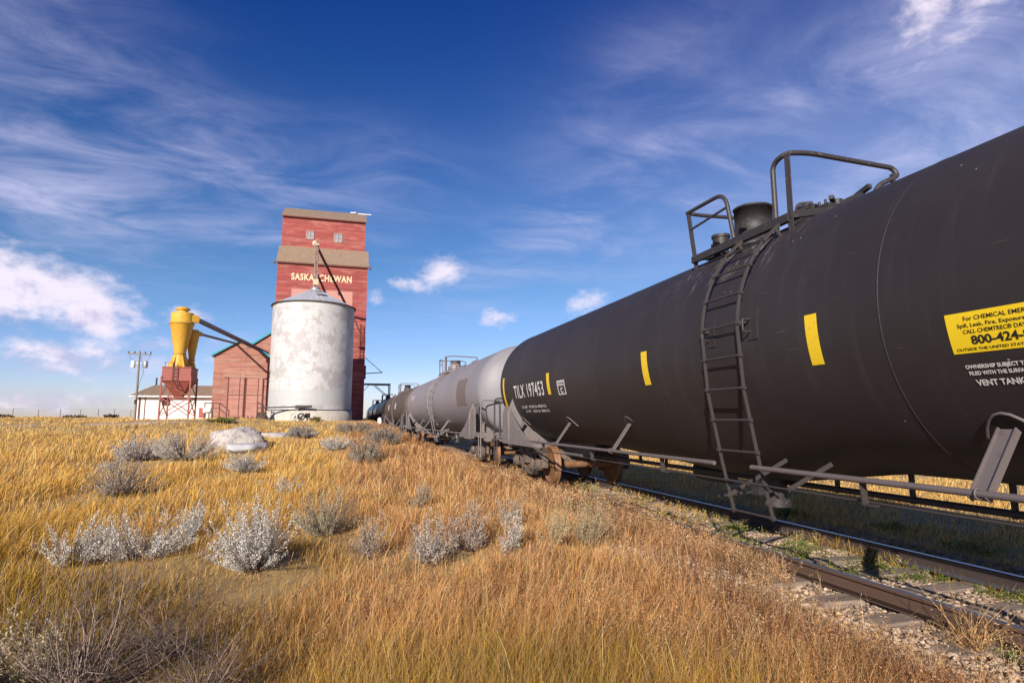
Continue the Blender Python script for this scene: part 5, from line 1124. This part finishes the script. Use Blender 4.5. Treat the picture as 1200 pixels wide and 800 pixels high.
# sagebrush and dead bushes, each its own plant
def stems_np(paths, rad, col):
    """paths (N,K,3); three-sided stems"""
    N, K, _ = paths.shape; a = np.array([0, 2.09, 4.19]); V = np.zeros((N, K, 3, 3), np.float32)
    for k in range(K):
        rr_ = (rad*(1-.75*k/(K-1)))[:, None]
        V[:, k, :, 0] = paths[:, k, 0][:, None]+rr_*np.cos(a); V[:, k, :, 1] = paths[:, k, 1][:, None]+rr_*np.sin(a); V[:, k, :, 2] = paths[:, k, 2][:, None]
    F = []
    for k in range(K-1):
        for j in range(3): F.append((k*3+j, k*3+(j+1) % 3, (k+1)*3+(j+1) % 3, (k+1)*3+j))
    F = (np.array(F)[None]+(np.arange(N)*K*3)[:, None, None]).reshape(-1)
    return V.reshape(-1, 3), F, np.repeat(col, K*3, 0)
def bush(name, x, y, W_, H_, label, cat, leafc=(.50, .47, .42), dens=1.0, stemc=(.22, .16, .12), ns=None, leaf=.017, lean=.12, leaves=True, group='sagebrush on the slope', spikes=.5):
    z = float(ground(x, y)); root = empty(name, (x, y, z), label, cat, group); dist = math.hypot(x, y)
    ns = ns or int(np.clip(95*W_*H_/.6, 26, 150)); K = 7; t = np.linspace(0, 1, K)[None]
    kc = rng.random(6)*6.283; a = kc[rng.integers(0, 6, ns)]+rng.standard_normal(ns)*.38; rad = np.sqrt(rng.random(ns))*W_*.56; hh = H_*(.32+.68*rng.random(ns)**.9)*(1-.42*(rad/(W_*.56))**2); hh *= np.where(rng.random(ns) < .12, 1.18, 1)
    ex, ey = rad*np.cos(a)+lean*hh, rad*np.sin(a)
    wob = rng.standard_normal((ns, 2, 1))*.04*H_
    P_ = np.stack([ex[:, None]*t**.8+wob[:, 0]*np.sin(t*5), ey[:, None]*t**.8+wob[:, 1]*np.sin(t*4), hh[:, None]*t**1.15-.03*(1-t)], -1)
    V, F, C_ = stems_np(P_, np.full(ns, max(.0035, dist*.0006)), np.array(stemc)*(.7+.6*rng.random((ns, 1))))
    s_ = np_mesh('stems', V, F, 4, C_, M['leaf'], None, root)
    if leaves:
        ln_ = int(120*dens); tt = .28+.72*rng.random((ns, ln_))**.75; idx = np.clip((tt*(K-1)).astype(int), 0, K-2); fr_ = tt*(K-1)-idx
        c = np.take_along_axis(P_, idx[..., None], 1)*(1-fr_)[..., None]+np.take_along_axis(P_, (idx+1)[..., None], 1)*fr_[..., None]
        c = c.reshape(-1, 3); n = len(c); d = rng.standard_normal((n, 3))*.75; d[:, 2] += .8; off = rng.standard_normal((n, 3))*.013; c = c+off
        ls = leaf*(.6+.8*rng.random(n))*max(1, dist*.085)
        col = np.array(leafc)*(.62+.60*rng.random((n, 1)))*np.repeat(.75+.4*rng.random(ns), ln_)[:, None]*(.88+.12*rng.random((n, 1))); low = rng.random(n) < .12; col[low] = np.array(stemc)*1.3
        V, F, C_ = leaf_quads(c, d, ls, ls*.38, np.clip(col, .01, .85)); np_mesh('foliage', V, F, 4, C_, M['leaf'], None, root)
    return root
SG = (.80, .75, .67)
bush('sagebrush', -.78, 6.7, 1.05, .78, 'largest silvery sagebrush, in the middle of the grass left of centre', 'sagebrush', SG, 1.2)
bush('sagebrush', -.15, 8.4, .95, .70, 'loose yellowish-silver sagebrush leaning right behind the largest one', 'sagebrush', (.52, .46, .32), .8, lean=.3)
bush('sagebrush', -2.62, 7.3, .62, .56, 'small silvery sagebrush at the far left of the near row', 'sagebrush', SG, 1.0)
bush('sagebrush', -2.0, 7.45, 1.05, .56, 'wide low silvery sagebrush left of the largest one', 'sagebrush', SG, .9)
bush('sagebrush', -1.72, 8.2, .30, .66, 'narrow upright sage spike between the low wide bush and the largest one', 'sagebrush', SG, .9)
bush('sagebrush', -3.95, 17.8, 1.5, .95, 'bushy grey sagebrush right beside the big boulder', 'sagebrush', (.72, .65, .58), 1.0)
bush('sagebrush', -5.2, 18.2, 1.3, .75, 'grey sagebrush left of the one touching the boulder', 'sagebrush', (.74, .67, .61), .8)
bush('sagebrush', -2.0, 14.6, 1.05, .50, 'low white sagebrush below the flat slab', 'sagebrush', SG, 1.0)
bush('sagebrush', -3.7, 12.2, 1.3, .72, 'thin dark twiggy sagebrush with few pale leaves on the left slope', 'sagebrush', (.62, .56, .5), .3)
bush('sagebrush', .95, 6.7, .62, .62, 'dark-based grey sagebrush left of the pair at the centre', 'sagebrush', (.66, .59, .52), .8, stemc=(.10, .07, .055))
bush('sagebrush', 1.45, 7.1, .50, .66, 'grey sagebrush right of the pair at the centre', 'sagebrush', (.62, .52, .44), .8, stemc=(.12, .08, .06))
bush('sagebrush', 1.85, 6.7, .30, .60, 'slim pale sage spike to the right of the central pair', 'sagebrush', SG, .8)
bush('sagebrush', .38, 7.2, .42, .58, 'small spiky sagebrush left of the central pair', 'sagebrush', (.5, .44, .38), .7)
bush('dried_weed', 3.05, 7.3, .65, .80, 'pale dried fan-shaped weed beside the track right of the wheel', 'dried weed', (.58, .47, .30), .5, stemc=(.45, .34, .2), group='dried weeds')
bush('dried_weed', 2.5, 7.0, .40, .66, 'small pale dried weed left of the fan-shaped one', 'dried weed', (.58, .47, .30), .5, stemc=(.45, .34, .2), group='dried weeds')
bush('sagebrush', -1.6, 27.5, 1.3, .6, 'grey sagebrush on the crest just right of the rocks', 'sagebrush', (.48, .44, .40), .9)
bush('sagebrush', -.15, 20, 1.0, .55, 'pale sagebrush in the gold grass in front of the silo centre', 'sagebrush', SG, .8)
bush('sagebrush', 1.65, 23, 1.8, .85, 'tall grey bush nearest the distant brown tank car', 'sagebrush', (.40, .35, .29), 1.0)
bush('sagebrush', .6, 30, 1.8, .7, 'grey bush below the foot of the red elevator', 'sagebrush', (.44, .38, .30), .9)
bush('sagebrush', .60, 17, .85, .80, 'silver sagebrush between the silo and the train, lower than the grey bushes', 'sagebrush', (.48, .43, .36), .9)
bush('weed_clump', -2.3, 56.2, .9, .6, 'greenish weed clump against the silo concrete base', 'weed clump', (.30, .27, .12), .6, group='clumps by buildings')
bush('weed_clump', -7.9, 44.0, 2.0, .35, 'low green weed patch on the mound left of the silo', 'weed clump', (.22, .25, .06), .6, group='clumps by buildings')
for x, y, w, h, lb in ((-45.5, 100, 3.2, .8, 'dark shrub at the foot of the second fence post'), (-50, 104, 4.0, .7, 'dark shrub nearest the left edge below the fence'), (-37.5, 102, 3.5, .8, 'dark shrub below the fence left of the white building'), (-34.0, 106, 3.0, 1.1, 'grey shrub beside the fence nearest the utility pole')):
    bush('prairie_shrub', x, y, w*.8, h*.6, lb, 'shrub', (.17, .14, .09), .5, ns=60, group='shrubs below the fence')
bush('sagebrush', -4.6, 15.2, .9, .42, 'small grey sage tuft on the far left slope behind the twiggy bush', 'sagebrush', (.62, .56, .50), .7)
bush('sagebrush', 2.25, 8.2, .45, .50, 'grey-tan sage tuft in the rusty weeds behind the dried weeds', 'sagebrush', (.60, .52, .42), .6)
bush('sagebrush', 1.15, 9.6, .50, .45, 'small tan sage tuft in the rusty weeds behind the central pair', 'sagebrush', (.58, .49, .38), .6)
bush('sagebrush', -.9, 11.5, .45, .40, 'tiny silver sage tuft alone in the gold grass behind the largest one', 'sagebrush', SG, .7)
# near left: leafy olive sage and dead twigs
bush('sagebrush', -1.86, 4.25, .60, .50, 'dark olive-grey leafy sagebrush in the bottom left corner', 'sagebrush', (.52, .44, .27), 1.2, leaf=.020, ns=80, stemc=(.12, .09, .07))
def dead_bush(x, y, W_, H_, label, ns=90, lean=.2, colr=(.26, .195, .165), cat='dead bush'):
    z = float(ground(x, y)); root = empty('dead_bush', (x, y, z), label, cat, 'dead twiggy bushes' if cat == 'dead bush' else None); K = 8; t = np.linspace(0, 1, K)[None]; acc = []
    def br(n, base, L0, spreadv, up, rad, nm):
        d = rng.standard_normal((n, 3)); d[:, 2] = np.abs(d[:, 2])*up+.25; d[:, 0] += lean; d /= np.linalg.norm(d, axis=1, keepdims=True)
        L1 = L0*(.5+.7*rng.random(n)); bn = rng.standard_normal((n, 3, 1))*.12; cur = rng.standard_normal((n, 3, 1))*.22
        P_ = base[:, None]+d[:, None]*L1[:, None, None]*t[..., None]*spreadv + np.swapaxes(bn*np.sin(t*4)[:, None]*.25+cur*(t**2)[:, None], 1, 2)*L1[:, None, None]
        V, F, C_ = stems_np(P_, np.full(n, rad), np.array(colr)*(.45+.8*rng.random((n, 1)))*np.where(rng.random((n, 1)) < .18, 2.1, 1)); acc.append((V, F, C_)); return P_
    P_ = br(ns, np.zeros((ns, 3))+rng.standard_normal((ns, 3))*.05*W_*np.array([1, 1, 0]), H_, 1.0, .9, .0045, 'stems')
    i = rng.integers(0, ns, ns*3); j = rng.integers(3, K, ns*3); br(ns*3, P_[i, j], H_*.33, 1.0, .8, .0020, 'twigs')
    nv0 = len(acc[0][0]); np_mesh('branches', np.concatenate([acc[0][0], acc[1][0]]), np.concatenate([acc[0][1], acc[1][1]+nv0]), 4, np.concatenate([acc[0][2], acc[1][2]]), M['leaf'], None, root)
dead_bush(-1.38, 4.15, 1.2, .85, 'large bare grey-brown dead bush beside the leafy sage at bottom left', 140)
dead_bush(-.72, 3.95, .9, .52, 'bare dead bush right of the large one at the bottom left', 80)
dead_bush(-1.05, 4.75, .6, .60, 'thin dead bush standing behind the two at bottom left', 44, .05)
dead_bush(4.40, 3.45, .5, .40, 'tangled orange-tan dead weed hanging over the near rail at lower right', 60, .1, (.58, .36, .17), 'tumbleweed')
